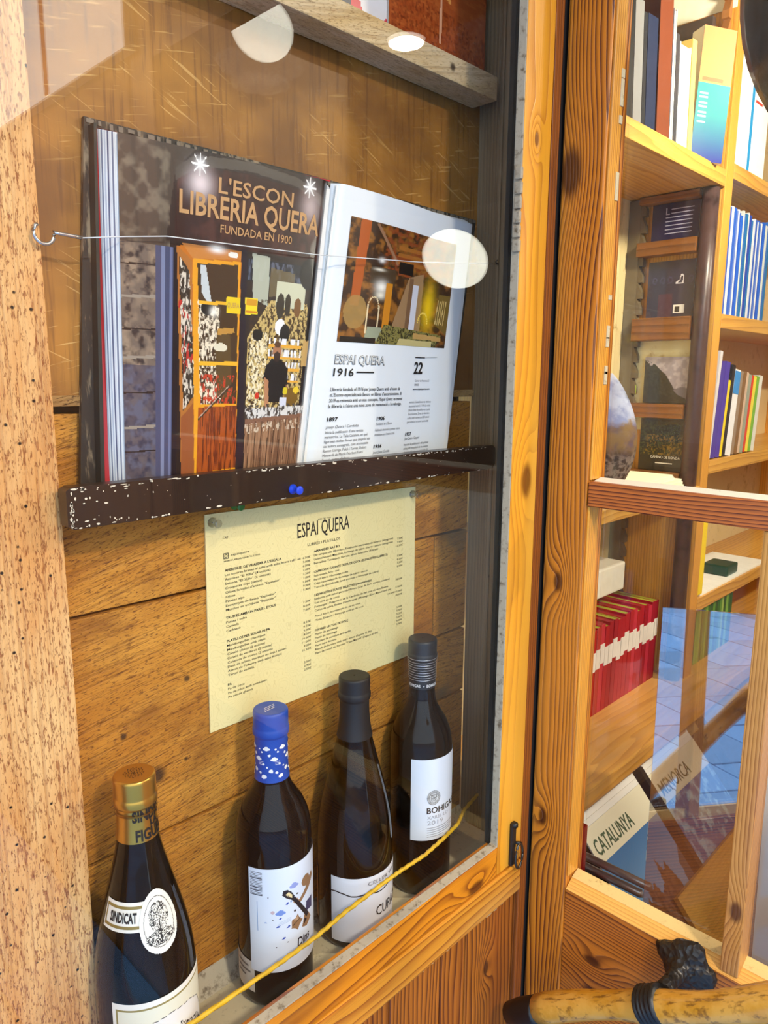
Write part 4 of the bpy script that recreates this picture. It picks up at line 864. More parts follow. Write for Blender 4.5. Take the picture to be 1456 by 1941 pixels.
# 3 black capsule burgundy
BLACKC = plain((26, 25, 24), .5, var=.2)
t, c, S, SCp = bottle(.510, .541, stretch(BURG, .304), BROWN, BLACKC, .236, .304, 'dark brown sloping wine bottle with a plain black capsule and CUP label', 'capsule')
mb = MB(); mb.shell(40, 2, wrap(S, R_(-80), R_(70), .012, .090)); link('front_label', mb, plain((232, 236, 246), .45, var=.02), t, label='white label with a wavy black line')
mb = MB(); rg = random.Random(4); zs = [.0715+.0012*math.sin(k*.5)+rg.uniform(-.0003, .0003)-.003*math.sin(k/40*PI) for k in range(41)]
for k in range(40):
    a0 = R_(-80+140*k/40); a1 = R_(-80+140*(k+1)/40)
    mb.add([S(a0, zs[k], .0010), S(a1, zs[k+1], .0010), S(a1, zs[k+1]+.0014, .0010), S(a0, zs[k]+.0014, .0010)], [(0, 1, 2, 3)])
fc = lambda x, z: S(x/.0424, z, .0010)
text(mb, 'CUPATGE', fc, -.0080, .0395, .0118, width=.052, bold=.004)
link('lettering', mb, INK, t, kind='stuff')
mb = MB(); text(mb, 'CELLER VINS', fc, -.0180, .0800, .0042, width=.046)
link('grey_lettering', mb, plain((110, 110, 116), .5), t, kind='stuff')
mb = MB(); mb.shell(8, 8, wrap(S, R_(-150), R_(-116), .022, .085)); link('back_label', mb, plain((196, 150, 96), .5), t, label='amber back label seen from the side')
# 4 ringed capsule
t, c, S, SCp = bottle(.622, .542, stretch(BORD, .317), BROWN, plain((30, 29, 32), .42, var=.1), .258, .317, 'dark wine bottle with silver rings on a black capsule, nearest the grey side board', 'capsule')
for k in range(9):
    z = .2705+.0024*k*1.0
    z = .2695+.0031*k if k < 8 else .2950
    link('silver_ring', MB().lathe([(interp([(.0158, .25), (.0156, .28), (.0168, .2972)], z)+.0012, z-.00025), (interp([(.0158, .25), (.0156, .28), (.0168, .2972)], z)+.0014, z), (interp([(.0158, .25), (.0156, .28), (.0168, .2972)], z)+.0012, z+.00025)], .622, .542, -.62, 40, cap=False), plain((200, 202, 206), .3, .6), c)
mb = MB(); fb = lambda x, z: SCp(x/.0165, z, .0006)
text(mb, 'BOHIGAS', fb, -.0085, .2610, .0034, width=.017, bold=.02); text(mb, 'BOHIGAS', fb, -.033, .2610, .0034, width=.017, bold=.02); blob(mb, fb, -.0118, .2625, .0007, .0007)
link('capsule_lettering', mb, WHITE_INK, c, kind='stuff')
mb = MB(); mb.shell(40, 2, wrap(S, R_(-66), R_(66), .077, .181)); link('front_label', mb, plain((234, 238, 244), .45, var=.02), t, label='white label with crest and vintage')
fb = lambda x, z: S(x/.0378, z, .0010)
mb = MB(); text(mb, 'BOHIGAS', fb, -.0245, .1120, .0075, width=.044, bold=.015); link('lettering', mb, INK, t, kind='stuff')
cv = Canvas(44, 44, (234, 238, 244)); cv.ell(.5, .5, .49, .49, (120, 120, 120)); cv.ell(.5, .5, .46, .46, (200, 200, 198)); cv.ell(.5, .5, .36, .36, (130, 130, 128)); cv.ell(.5, .5, .33, .33, (226, 228, 228)); cv.tex(cv.box(.28, .72, .25, .75), 12, 12, 81, (50, 50, 50), .5, .56); cv.tex(((cv.u-.5)**2+(cv.v-.5)**2 < .23).astype(float), 30, 30, 82, (110, 110, 110), .55, .6)
link('crest', cv.mesh(lambda u, v: fb(-.0245+.0170*u, .1225+.019*v), ((cv.u-.5)**2+(cv.v-.5)**2 < .25)), PRINT_M, t)
mb = MB(); text(mb, 'XAREL·LO', fb, -.0240, .1045, .0042, width=.030); text(mb, '2019', fb, -.0240, .0970, .0055, width=.0215)
for k in range(5): mb.shell(10, 1, lambda u, v: fb(-.0240+[.040, .036, .040, .038, .022][k]*u, .0925-.0028*k+.0009*v))
link('grey_lettering', mb, plain((168, 168, 172), .5), t, kind='stuff')
mb = MB(); mb.prism([(.030, .178), (.033, .176), (.0345, .166), (.033, .152), (.028, .142), (.0315, .156), (.032, .168)], lambda a, b: fb(a, b), lambda a, b: S(a/.0378, b, .0007)); link('olive_mark', mb, plain((126, 130, 40), .5), t)

# --- golden cord in front of the bottles
pts = []
cps = [(.21, .4885, -.5430), (.2727, .4885, -.5428), (.3568, .4885, -.5440), (.4086, .4885, -.5430), (.4468, .4885, -.5380), (.5039, .4885, -.5350), (.5305, .4890, -.5350), (.5725, .4910, -.5385), (.615, .4975, -.5405), (.650, .5050, -.5425), (.690, .5255, -.5500), (.7555, .553, -.5690)]
for i in range(len(cps)-1):
    for k in range(22):
        t_ = k/22; pts.append(tuple(cps[i][j]*(1-t_)+cps[i+1][j]*t_ for j in range(3)))
pts.append(cps[-1])
link('gold_cord', MB().tube(pts, .0021, 10, twist=1.0, lob=.24), plain((226, 180, 40), .45, var=.25), label='twisted yellow gold cord strung in front of the wine bottles', cat='cord')

# ================================================================== SHOP INTERIOR
bc = empty('bookcase', (1.5, .60, -1.5), 'tall pine bookcase with notched shelf strips seen through the door glass', 'bookcase')
BP = pine('bookcase_pine', 'x', (214, 160, 72), (150, 92, 28), 90, 1.6, .7, (), 2.2, .2, (226, 178, 92), .4, 0, 3.3)
BV = pine('upright_pine', 'z', (220, 158, 62), (146, 84, 22), 200, 1.2, .8, (), 2.2, .2, (236, 182, 80), .4, 0, 4.3)
SLAT_DARK = pine('slat_wood', 'y', (138, 86, 32), (70, 38, 12), 120, 1.4, .8, (), 2.2, .3, (160, 104, 44), .45, 0, 5.3)  # dark brown wood of the slats
XP = 1.400
link('upright', MB().box(XP, XP+.034, .53, .70, -1.49, .98, .001), BV, bc)
link('upright', MB().box(2.3, 2.334, .53, .70, -1.49, .98, .001), BV, bc)
link('upright', MB().box(.80, .83, .53, .70, -.20, .98, .001), BV, bc)
link('back_panel', MB().box(.83, 2.3, .700, .712, -1.49, .98), grimy('aged_back', (226, 206, 150), (150, 112, 52), .55, sc=14), bc)
link('shelf', MB().box(.83, XP-.001, .53, .70, .332, .360, .001), BP, bc)
link('shelf', MB().box(.83, XP-.001, .53, .70, -.222, -.200, .001), BP, bc)
for z in (.352, .092, -.181, -.458): link('shelf', MB().box(XP+.036, 2.299, .53, .70, z-.0, z+.026, .001), BP, bc)
link('deep_shelf', MB().box(.84, 2.3, .462, .70, -.618, -.588, .004), pine('counter_pine', 'x', (226, 168, 78), (170, 112, 42), 60, 1.6, .6, (), 2.2, .15, (236, 186, 104), .35, 0, 6.3), bc)
def strip(x, y, f):
    mb = MB(); pts = [(0, -.6)]
    z = -.6
    while z < .95: pts += [(.012, z), (.012, z+.012), (.004, z+.030)]; z += .030
    pts += [(0, z)]
    mb.prism(pts, lambda a, b: (x+f[0]*a-f[1]*.006, y+f[1]*a-f[0]*.006, b), lambda a, b: (x+f[0]*a+f[1]*.006, y+f[1]*a+f[0]*.006, b)); return mb
link('notched_strip', MB().box(XP-.016, XP-.0005, .676, .699, -.58, .33), plain((112, 100, 76), .7), bc)
link('notched_strip', strip(XP-.009, .678, (0, -1)), plain((104, 90, 64), .7), bc)
link('notched_strip', strip(XP-.008, .546, (-1, 0)), plain((150, 96, 40), .6), bc)
link('pole', MB().tube([(XP-.016, .5475, -.60), (XP-.016, .5475, .10), (XP-.016, .5475, .33)], .0145, 16), grimy('purple_brown_pole', (70, 50, 48), (34, 22, 20), .5, .35, 30), bc)
link('pale_card', MB().box(XP-.0016, XP-.0004, .535, .69, .62, .97), plain((244, 240, 222), .5), bc)
link('side_plaster', MB().box(XP-.0016, XP-.0004, .56, .676, -.10, .11), grimy('flaking_paint', (226, 214, 160), (170, 130, 60), .55, sc=30), bc)
for z0, z1 in ((.318, .330), (.225, .250), (.070, .112), (-.075, -.048), (-.196, -.178)):
    link('slat', MB().box(XP-.030, XP-.002, .562, .674, z0, z1, .001), SLAT_DARK, bc)
def faced(name, y0, y1, z0, z1, cv, label, lean=0.0, x=XP-.0105):
    t = empty(name, (x, (y0+y1)/2, z0), label, 'booklet', 'booklets facing the door on the bookcase side')
    mb = MB(); mb.prism([(y0, z0), (y1, z0), (y1, z1), (y0, z1)], lambda y, z: (x, y, z), lambda y, z: (x+.006, y, z)); link('pages', mb, PAPER, t)
    link('front_cover', cv.mesh(lambda u, v: (x-.0006, y1+(y0-y1)*u, z0+(z1-z0)*v)), PRINT, t); return t
cv = Canvas(40, 40, (28, 28, 66)); t = faced('booklet', .566, .655, .251, .317, cv, 'dark blue booklet with a large initial letter under the highest slat')
fk = lambda a, b: (XP-.0118, .655-a, .251+b)
mb = MB(); text(mb, 'L', fk, .026, .046, .012, bold=.01)
for k in range(7): mb.shell(1, 1, lambda u, v: fk((.036 if k < 2 else .026)+(.042 if k < 2 else .050)*u, .054-.007*k+.0016*v))
link('lettering', mb, plain((170, 170, 190), .5), t, kind='stuff')
cv = Canvas(60, 60, (26, 24, 60)); cv.rect(.25, .55, 0, .42, (64, 26, 56)); cv.rect(.58, .82, .06, .21, (226, 224, 216))
for k in range(12): cv.rect(.60+k*.018, .60+k*.018+.008, .09, .19, (30, 30, 34))
for x_ in (.15, .32, .48, .92): cv.ell(x_, .66, .05, .06, (52, 50, 96)); cv.ell(x_, .66, .035, .045, (26, 24, 60))
cv.poly([(.60, .58), (.76, .58), (.77, .74), (.70, .75), (.68, .66), (.61, .62)], (214, 212, 220)); cv.poly([(.63, .60), (.74, .60), (.745, .71), (.715, .72), (.69, .64)], (26, 24, 60))
faced('booklet', .566, .655, .113, .215, cv, 'dark blue booklet with a boot outline and barcode on its back')
cv = Canvas(60, 60, (150, 142, 150)); cv.tex(cv.box(0, 1, 0, 1), 3, 3, 91, (178, 168, 174)); cv.poly([(0, 0), (1, 0), (1, .05), (.7, .22), (.45, .62), (.2, .85), (.12, .80), (0, .95)], (24, 24, 20)); cv.tex(cv.inside([(0, 0), (1, 0), (1, .05), (.7, .22), (.45, .62), (.2, .85), (0, .95)]).astype(float), 16, 16, 92, (50, 50, 36), .5, .6); cv.poly([(.62, .30), (.8, .36), (1, .30), (1, .05), (.7, .2)], (112, 106, 116))
faced('booklet', .556, .650, -.047, .040, cv, 'grey mountain booklet with a dark wooded slope below the plaster patch')
cv = Canvas(70, 70, (14, 14, 10)); cv.tex(cv.box(0, 1, .3, .95), 12, 12, 93, (58, 62, 26), .48, .68); cv.tex(cv.box(.1, .9, .3, .7), 9, 9, 94, (116, 88, 22), .54, .7)
t = faced('booklet', .556, .650, -.177, -.077, cv, 'dark green forest booklet on the lowest slat')
mb = MB(); fk = lambda a, b: (XP-.0118, .650-a, -.177+b); text(mb, 'CAMINO DE RONDA', fk, .024, .024, .0050, width=.058, bold=.01); mb.shell(1, 1, lambda u, v: fk(.034+.034*u, .014+.002*v)); link('lettering', mb, plain((226, 220, 206), .5), t, kind='stuff')

def book(x0, x1, z0, h, cov, depth=.13, y=.535, lean=0.0, pages=(240, 238, 230), label='', group=None, name='book', fore=False, edge=.0012, extra=None):
    w_ = x1-x0; t = empty(name, (x0, y, z0), label, 'book', group, rot=(0, lean, 0))
    mb = MB(); th = min(edge, w_*.2)
    if fore:   # pages face the viewer
        mb.box(0, th, 0, depth, 0, h).box(w_-th, w_, 0, depth, 0, h)
        link('cover', mb, cov, t, True); link('page_block', MB().box(th, w_-th, .002, depth-.001, .002, h-.002), plain(pages, .6, var=.05), t, True)
    else:
        mb.box(0, th, 0, depth, 0, h).box(w_-th, w_, 0, depth, 0, h).box(th, w_-th, 0, th, 0, h)
        link('cover', mb, cov, t, True); link('page_block', MB().box(th, w_-th, th, depth-.002, .002, h-.003), plain(pages, .6, var=.05), t, True)
    if extra: extra(t, w_, h)
    return t
# top left shelf
G1 = 'tall books on the top shelf by the door'
z0 = .3605
def ribs(t, w_, h): 
    for a, c_ in ((.62, (150, 60, 30)),): link('spine_print', MB().box(w_*.3, w_*.7, -.0006, 0, h*.04, h*.14), plain(c_, .5), t, True)
TOP = [(1.035, 1.062, .24, (30, 30, 30), 'black album with white page edges nearest the door stile', -.07, False),
       (1.064, 1.090, .160, (120, 120, 120), 'glossy grey magazine roll standing beside the black album', -.07, False),
       (1.0915, 1.102, .150, (28, 30, 34), 'thin charcoal book between the grey magazine and the navy book', -.07, False),
       (1.104, 1.136, .152, (22, 34, 62), 'navy book with a dark spine on the top shelf', -.07, False),
       (1.142, 1.186, .192, (110, 54, 28), 'tall plain brown book on the top shelf', -.075, False),
       (1.189, 1.199, .185, (236, 232, 224), 'slim white book leaning on the brown book', -.07, True),
       (1.201, 1.212, .155, (60, 60, 64), 'slim slate book beside the slim white one', -.07, False),
       (1.214, 1.254, .148, (238, 238, 236), 'thick white folder with loose sheets on the top shelf', -.06, True),
       (1.257, 1.274, .165, (236, 206, 110), 'narrow white and yellow book beside the folder', -.05, False)]
book(1.200, 1.224, z0+.003, .175, plain((222, 98, 30), .4), .03, .672, -.06, label='orange spined book rising behind the thick white folder', group=G1)
cv = Canvas(60, 80, (60, 76, 120)); cv.tex(cv.box(0, 1, 0, 1), 10, 14, 121, (20, 24, 40), .45, .55); cv.rect(0, 1, .93, 1, (206, 150, 120))
t = empty('book', (1.115, .674, z0), 'tall book with a blue cell pattern behind the navy book', 'book', G1, rot=(0, -.06, 0))
link('page_block', MB().box(0, .058, .001, .02, 0, .192), PAPER, t, True); link('front_cover', cv.mesh(lambda u, v: (.058*u, 0, .192*v)), PRINT, t, True)
for (a, b, h, c_, lb, ln_, fo) in TOP:
    book(a, b, z0+.003, h, plain(c_, .35, coat=.2), .12, .542, ln_, label=lb, group=G1, fore=fo, name='book')
cv = Canvas(50, 70, (206, 136, 84)); cv.grad(0, 1, 0, .58, (30, 40, 130), (40, 160, 140)); cv.rect(.1, .75, .60, .63, (120, 80, 60), .6)
for k in range(7): cv.rect(.08, .35, .50-.035*k, .515-.035*k, (190, 220, 220), .7)
t = empty('book', (1.292, .552, z0), 'paperback with a tan and blue green back cover next to the post', 'book', G1, rot=(0, .05, -.55))
link('page_block', MB().box(.0, .062, .0, .03, 0, .205), PAPER, t, True); link('back_cover', cv.mesh(lambda u, v: (.062*u, -.0006, .205*v)), PRINT, t, True)
link('book', MB().box(1.368, 1.382, .562, .672, z0, z0+.245, .001), plain((58, 46, 42), .5, var=.4), label='large dark brown album leaning on the post behind the folders', cat='book', group=G1)
# right bay rows
G2 = 'blue hiking guides in a row right of the post'; r0 = random.Random(21); x = XP+.037; k = 0
cols = [(206, 214, 232), (52, 96, 190), (216, 222, 232), (36, 96, 200), (96, 128, 206), (230, 232, 236), (24, 84, 196), (30, 100, 210), (214, 220, 214), (60, 110, 190), (20, 110, 170), (226, 226, 222), (40, 70, 170), (24, 110, 180), (224, 228, 230)]
while x < 1.74:
    w_ = r0.choice([.006, .007, .009, .012]); h = .19+r0.uniform(-.008, .004); c_ = cols[k % len(cols)]
    book(x, x+w_, .1185, h, plain(c_, .4), .12, .536, 0, label='%s guidebook from the post in the blue row, %s spine' % (ORD[k] if k < 26 else 'later', 'pale' if min(c_) > 190 else 'blue'), group=G2, name='guidebook'); x += w_+.0006; k += 1
    if k > 25: break
G3 = 'mixed guides leaning right of the post'
MIX = [(.012, .205, (206, 204, 206), 'pale grey board leaning on the post in the lower row'), (.022, .186, (66, 52, 150), 'first violet guide leaning right in the lower row'), (.022, .186, (72, 56, 158), 'second violet guide leaning right in the lower row'), (.012, .150, (236, 206, 30), 'thin bright yellow guide beside the violet pair'), (.016, .180, (40, 36, 36), 'black guide between the yellow and the white book'), (.030, .172, (232, 232, 234), 'white guide with a blue head on its spine'), (.016, .168, (150, 128, 106), 'grey brown photo guide beside the white one'), (.018, .168, (130, 96, 58), 'brown guide in the middle of the lower row'), (.012, .166, (206, 176, 150), 'pinkish tan thin guide in the lower row'), (.018, .162, (150, 156, 138), 'sage grey guide in the lower row'), (.012, .160, (212, 62, 34), 'thin red guide in the lower row'), (.016, .158, (232, 214, 70), 'lemon yellow guide at the end of the lower row'), (.016, .158, (120, 178, 50), 'lime green guide at the end of the lower row'), (.02, .16, (220, 220, 210), 'last white guide at the right of the lower row')]
x = XP+.040
for i, (w_, h, c_, lb) in enumerate(MIX):
    ex = None
    if i == 5: ex = lambda t, a, h: link('spine_head', MB().box(0, a, -.0008, -.0001, h*.72, h*.98), plain((60, 140, 210), .4), t, True)
    book(x, x+w_, -.1515, h, plain(c_, .4), .12, .536, .11, label=lb, group=G3, name='guidebook', extra=ex); x += w_+.0012
link('book', MB().box(1.56, 1.80, .668, .685, -.154, .035, .001), plain((24, 110, 150), .5), label='large teal blue book standing behind the lower row', cat='book')
# top right bay: white and blue books
G4 = 'white books on the highest right shelf'
for i, (a, b, h, c_, lb) in enumerate([(1.445, 1.475, .24, (244, 244, 240), 'tall white book against the bright post'), (1.476, 1.508, .23, (244, 244, 242), 'second white book beside the bright post'), (1.509, 1.521, .22, (24, 140, 200), 'slim cyan blue book between white books'), (1.524, 1.60, .20, (240, 238, 234), 'wide white book with red print on its spine')]):
    ex = (lambda t, a, h: link('red_print', MB().box(.004, a-.004, -.0008, -.0001, h*.80, h*.84).box(.004, a*.5, -.0008, -.0001, h*.62, h*.64), plain((214, 60, 40), .5), t, True, kind='stuff')) if i == 3 else None
    book(a, b, .3785, h, plain(c_, .5), .12, .536, 0, label=lb, group=G4, extra=ex)
# red booklets
G5 = 'red booklets with paper bands on the deep shelf'; x = 1.104; r0 = random.Random(9)
for k in range(17):
    w_ = .0145+r0.uniform(-.001, .0015); h = .160+r0.uniform(-.004, .004); bz = r0.uniform(-.004, .004)
    c_ = r0.choice([(176, 22, 30), (190, 28, 36), (160, 18, 26), (196, 44, 60)]); grn = k % 5 in (0, 1, 3)
    def ex(t, a, h):
        link('paper_band', MB().box(-.0006, a+.0003, -.0008, .010, h*.54+bz, h*.76+bz), plain((236, 230, 220), .6), t, True)
        link('top_edge', MB().box(.001, a-.001, .003, .112, h-.0025, h-.0005), plain((156, 160, 40) if grn else (150, 20, 24), .6), t, True)
    book(x, x+w_, -.5875, h, plain(c_, .4), .115, .578, .02+r0.uniform(-.01, .01), label='%s red booklet from the door side with a white paper band' % ORD[k], group=G5, name='booklet', extra=ex); x += w_+.001
# egg shaped stone, papers, box
q = N('painted_stone'); P_ = q.pos(); sx = q.n('ShaderNodeSeparateXYZ'); q.set(sx.inputs[0], P_); a_ = q.noise(q.scale(P_, (30, 30, 30)), 1, 5, .65); b_ = q.noise(q.scale(P_, (120, 120, 120)), 1, 3, .6)
zz = q.m('ADD', sx.outputs[2], q.m('MULTIPLY', q.m('SUBTRACT', a_, .5), .05))
c1 = q.mix(q.step(b_, .4, .6), lin((74, 62, 56)), lin((150, 134, 118))); c2 = q.mix(q.step(a_, .4, .6), lin((150, 118, 70)), lin((120, 96, 90))); c3 = q.mix(q.step(a_, .4, .6), lin((196, 204, 226)), lin((150, 160, 200)))
ST_ = q.principled(q.mix(q.step(zz, EZ-.075, EZ-.060), q.mix(q.step(zz, EZ-.125, EZ-.105), c1, c2), c3), .65, spec=.3)
mb = MB(); ex_, ey_ = 1.086, .562
prf = [(.001, -.1955)]+[(.036*math.sin(PI*(i/20)**.92)**.75, -.1955+.203*i/20) for i in range(1, 20)]+[(.001, .0075)]
mb.lathe([(r*1.25, z) for r, z in prf], ex_, ey_, .0, 32); t = empty('painted_stone', (ex_, ey_, -.1955), 'egg shaped stone painted with a mountain landscape beside the door stile', 'ornament')
link('stone', mb, ST_, t)
mb = MB(); mb.lathe([(.0001, .001), (.007, .0008), (.008, 0)], 0, 0, 0, 16); mb.v = [(ex_+.011+a*.8-c*.5, ey_-.036+b*.0-c-.003*0+a*.35, -.018+b) for a, b, c in mb.v]; link('green_sticker', mb, plain((176, 206, 40), .4), t)
G6 = 'papers on the shelf beside the painted stone'
for i, (a, b, c_, d, h, rz_) in enumerate([(.99, 1.36, .545, .665, .016, 0), (1.0, 1.335, .548, .66, .009, .03)]):
    t = empty('paper_stack', ((a+b)/2, (c_+d)/2, -.2 if i == 0 else -.184), ['lower cream paper stack on the shelf beside the painted stone', 'upper cream paper stack lying skewed on the lower one'][i], 'papers', G6, rot=(0, 0, rz_))
    for j in range(3): o = .004*j; link('paper', MB().box(-(b-a)/2+o, (b-a)/2-o*.5, -(d-c_)/2+o*.4, (d-c_)/2, h*j/3+.0002, h*(j+1)/3), plain((244, 238, 206), .6, var=.03), t, True)
link('white_box', MB().box(1.10, 1.30, .62, .695, -.40, -.345, .004), plain((238, 234, 214), .5), label='white box lying behind the red booklets', cat='box')
t = empty('paper_sheet', (1.56, .57, -.431), 'white sheet with a drawn outline lying above the green books', 'paper')
link('sheet', MB().box(1.46, 1.86, .535, .66, -.4318, -.428), plain((240, 240, 228), .6), t)
link('drawn_outline', MB().tube([(1.53+.022*math.cos(a), .575+.014*math.sin(a), -.4276) for a in np.linspace(0, 2*PI, 7)], .0012, 6), plain((60, 66, 60), .6), t)
link('green_tin', MB().box(1.635, 1.70, .545, .60, -.4278, -.405, .004), plain((28, 66, 44), .35), label='small dark green tin standing on the white sheet', cat='tin')
link('book', MB().box(1.436, 1.462, .532, .64, -.455+.03, -.26, .001), plain((236, 206, 30), .4), label='tall yellow book standing right of the post', cat='book')
G7 = 'red and pink spines above the white sheet'; x = 1.468; r0 = random.Random(31)
for k in range(14):
    w_ = .016+r0.uniform(-.003, .004); c_ = r0.choice([(150, 52, 34), (178, 70, 50), (206, 120, 96), (120, 44, 28), (186, 60, 60)])
    book(x, x+w_, -.4275, .15+r0.uniform(-.01, .01), plain(c_, .45), .03, .665, 0, label='%s reddish spine right of the yellow book' % ORD[k], group=G7); x += w_+.001
G8 = 'green guides standing on the deep shelf'; x = 1.452; r0 = random.Random(41)
for k in range(18):
    w_ = .0115+r0.uniform(-.002, .003); c_ = r0.choice([(40, 110, 40), (86, 150, 50), (120, 176, 70), (30, 90, 36), (150, 190, 90)])
    book(x, x+w_, -.5875, .125+r0.uniform(-.004, .004), plain(c_, .4), .11, .545, 0, label='%s green guide from the post below the white sheet' % ORD[k], group=G8, name='guidebook'); x += w_+.0008

# magazine rack under the deep shelf
rk = empty('magazine_rack', (1.2, .45, -1.5), 'dark metal magazine rack with sloping tiers under the deep shelf', 'rack')
RM = plain((30, 24, 22), .4, .3)
def tilt(x, s, d=0.0):   # s metres down the sloping face
    return (x, .522-s*.66-d*.75, -.728-s*.75+d*.66)
mb = MB(); mb.prism([(.84, 0), (2.0, 0), (2.0, .33), (.84, .33)], lambda x, s: tilt(x, s, -.012), lambda x, s: tilt(x, s, -.006)); link('back_sheet', mb, RM, rk)
for xx in (1.213, 1.50): 
    mb = MB(); mb.prism([(xx, -.02), (xx+.012, -.02), (xx+.012, .32), (xx, .32)], lambda x, s: tilt(x, s, -.006), lambda x, s: tilt(x, s, .012)); link('divider', mb, RM, rk)
mb = MB(); mb.prism([(.84, .305), (2.0, .305), (2.0, .33), (.84, .33)], lambda x, s: tilt(x, s, -.006), lambda x, s: tilt(x, s, .02)); link('lip', mb, RM, rk)
for sx_ in (.86, 1.96): link('leg', MB().box(sx_, sx_+.02, .31, .33, -1.5, -.96), RM, rk)
def magazine(x0, w_, title, cv, label, s0=0.0, n=3):
    t = empty('magazine', tilt(x0, s0), label, 'magazine', 'magazines on the sloping rack')
    for j in range(n):
        mb = MB(); mb.prism([(x0-.004*j, s0), (x0+w_-.004*j, s0), (x0+w_-.004*j, s0+.275), (x0-.004*j, s0+.275)], lambda x, s: tilt(x, s-.010*(n-1-j), .001+.003*j), lambda x, s: tilt(x, s-.010*(n-1-j), .0032+.003*j)); link('pages', mb, PAPER, t)
    D = .0036+.003*(n-1); o = .004*(n-1)
    link('front_cover', cv.mesh(lambda u, v: tilt(x0-o+w_*u, s0+.275*(1-v), D)), PRINT, t)
    mb = MB(); text(mb, title, lambda a, b: tilt(x0-o+a, s0+.0-b, D+.0006), .010, -.044, .024, width=w_*.60, bold=.01, sx=.8); link('lettering', mb, plain((58, 90, 62), .5), t, kind='stuff')
cv = Canvas(70, 90, (236, 232, 206)); cv.grad(0, 1, 0, .80, (150, 186, 214), (60, 120, 180))
pk = [(.22, 0), (.25, .25), (.30, .40), (.33, .33), (.37, .52), (.41, .40), (.46, .45), (.50, .32), (.58, .38), (.62, .56), (.67, .44), (.72, .50), (.78, .30), (.84, .0)]
pk = [(a, b*.72+.22 if b else 0) for a, b in pk]; cv.poly(pk, (120, 82, 62)); cv.tex(cv.inside(pk).astype(float), 20, 9, 101, (70, 46, 38), .45, .6); cv.glow(.5, .12, .5, .14, (150, 150, 156), .8); cv.poly([(.84, 0), (.9, .50), (1, .58), (1, 0)], (70, 70, 80)); cv.rect(0, 1, .80, 1, (238, 234, 208))
magazine(.995, .205, 'CATALUNYA', cv, 'travel magazine titled CATALUNYA with red rock peaks on the rack')
cv = Canvas(50, 60, (40, 90, 160)); cv.tex(cv.box(0, 1, 0, .8), 5, 5, 103, (150, 190, 220), .5, .7); cv.rect(0, 1, .80, 1, (238, 234, 208))
magazine(1.236, .205, 'MENORCA', cv, 'travel magazine titled MENORCA with a blue sea cover on the rack')
for k in range(3):
    link('rail', MB().tube([(.92, .494, -.7065-.017*k), (.92, .372+.012*k, -.7050-.017*k), (.922, .3705+.012*k, -.7050-.017*k)], .0058, 12), plain((176, 168, 160), .3, .7), rk)
mb = MB(); mb.prism([(1.10, .165), (2.0, .165), (2.0, .305), (1.10, .305)], lambda x, s: tilt(x, s, .013), lambda x, s: tilt(x, s, .022)); link('front_board', mb, BP, rk)
link('book', MB().box(.875, .90, .46, .49, -.80, -.64, .001), plain((186, 36, 30), .4), label='red book edge close to the door stile under the deep shelf', cat='book')

# added mirror-like sheet: reflects the blue street as sheen on the lower pane
ca, sa = .5, -.866
mb = MB(); mb.prism([(0, -.74), (.135, -.74), (.135, -.285), (0, -.285)], lambda s, z: (.852+ca*s+.866*.075*(z+.74), .350+sa*s+.5*.075*(z+.74), z), lambda s, z: (.852+ca*s+.866*.075*(z+.74)+.003, .350+sa*s+.5*.075*(z+.74)+.0017, z))
t = empty('sheen_reflector', (.92, .23, -.74), 'added reflecting sheet giving the lower door panes their street sheen', 'reflector')
link('sheet', mb, glass('reflector_sheet', (.96, .97, .98), .38, 1.0), t)
link('stand', MB().box(.905, .92, .235, .262, -1.5, -.7405), plain((60, 50, 44), .5), t)
# pale poster further right
link('wall_poster', MB().box(1.08, 1.084, -.12, .290, -1.4995, -.21), plain((252, 250, 240), .6, var=.01), label='tall pale cream poster board standing inside behind the second lower door pane', cat='poster')

# black spot lamp over the post
def spot_lamp():
    c = Vector((1.185, 0.203, 0.490)); R0_ = 0.231; ax = Vector((.62, .52, .05)).normalized()
    t = empty('dome_lamp', tuple(c), 'large black dome lamp lighting the post and the top shelves', 'lamp')
    a = ax.orthogonal().normalized(); b = ax.cross(a); mb = MB(); n = 48; vs = []; fs = []
    pr = [(.02, -.19), (.03, -.17), (.10, -.15), (.19, -.09), (.24, -.03), (.262, .03), (.265, .04), (.258, .04), (.235, -.028), (.186, -.086), (.10, -.142), (.004, -.150)]
    for r, h in pr:
        for k in range(n): an = 2*PI*k/n; vs.append(c+ax*h+a*r*R0_/.265*math.cos(an)+b*r*R0_/.265*math.sin(an))
    for i in range(len(pr)-1):
        for k in range(n): fs.append((i*n+k, i*n+(k+1) % n, (i+1)*n+(k+1) % n, (i+1)*n+k))
    fs.append(list(range(n))); mb.add([tuple(v) for v in vs], fs, 0, True)
    link('lamp_shade', mb, plain((20, 19, 18), .35, coat=.2), t)
    bm_ = MB(); bm_.lathe([(.001, -.03), (.022, -.02), (.03, 0), (.022, .02), (.001, .03)], 0, 0, 0, 20); bm_.v = [tuple(Vector(p)+c-ax*.06) for p in bm_.v]
    link('bulb', bm_, emit('spot_bulb', (1, .92, .76), 40), t)
    link('arm', MB().tube([tuple(c-ax*.18), tuple(c-ax*.20+Vector((0, 0, .06))), (c.x-.12, c.y-.12, 1.199)], .007, 8), plain((20, 19, 18), .35), t)
    l = bpy.data.lights.new('dome_light', 'SPOT'); l.energy = 22; l.color = (1, .9, .70); l.spot_size = 2.6; l.spot_blend = .5; l.shadow_soft_size = .04
    o = bpy.data.objects.new('dome_light', l); C.objects.link(o); o.parent = t; o.location = ax*(.0); o.rotation_mode = 'QUATERNION'; o.rotation_quaternion = Vector((.25, .6, -.12)).normalized().to_track_quat('-Z', 'Y')
spot_lamp()
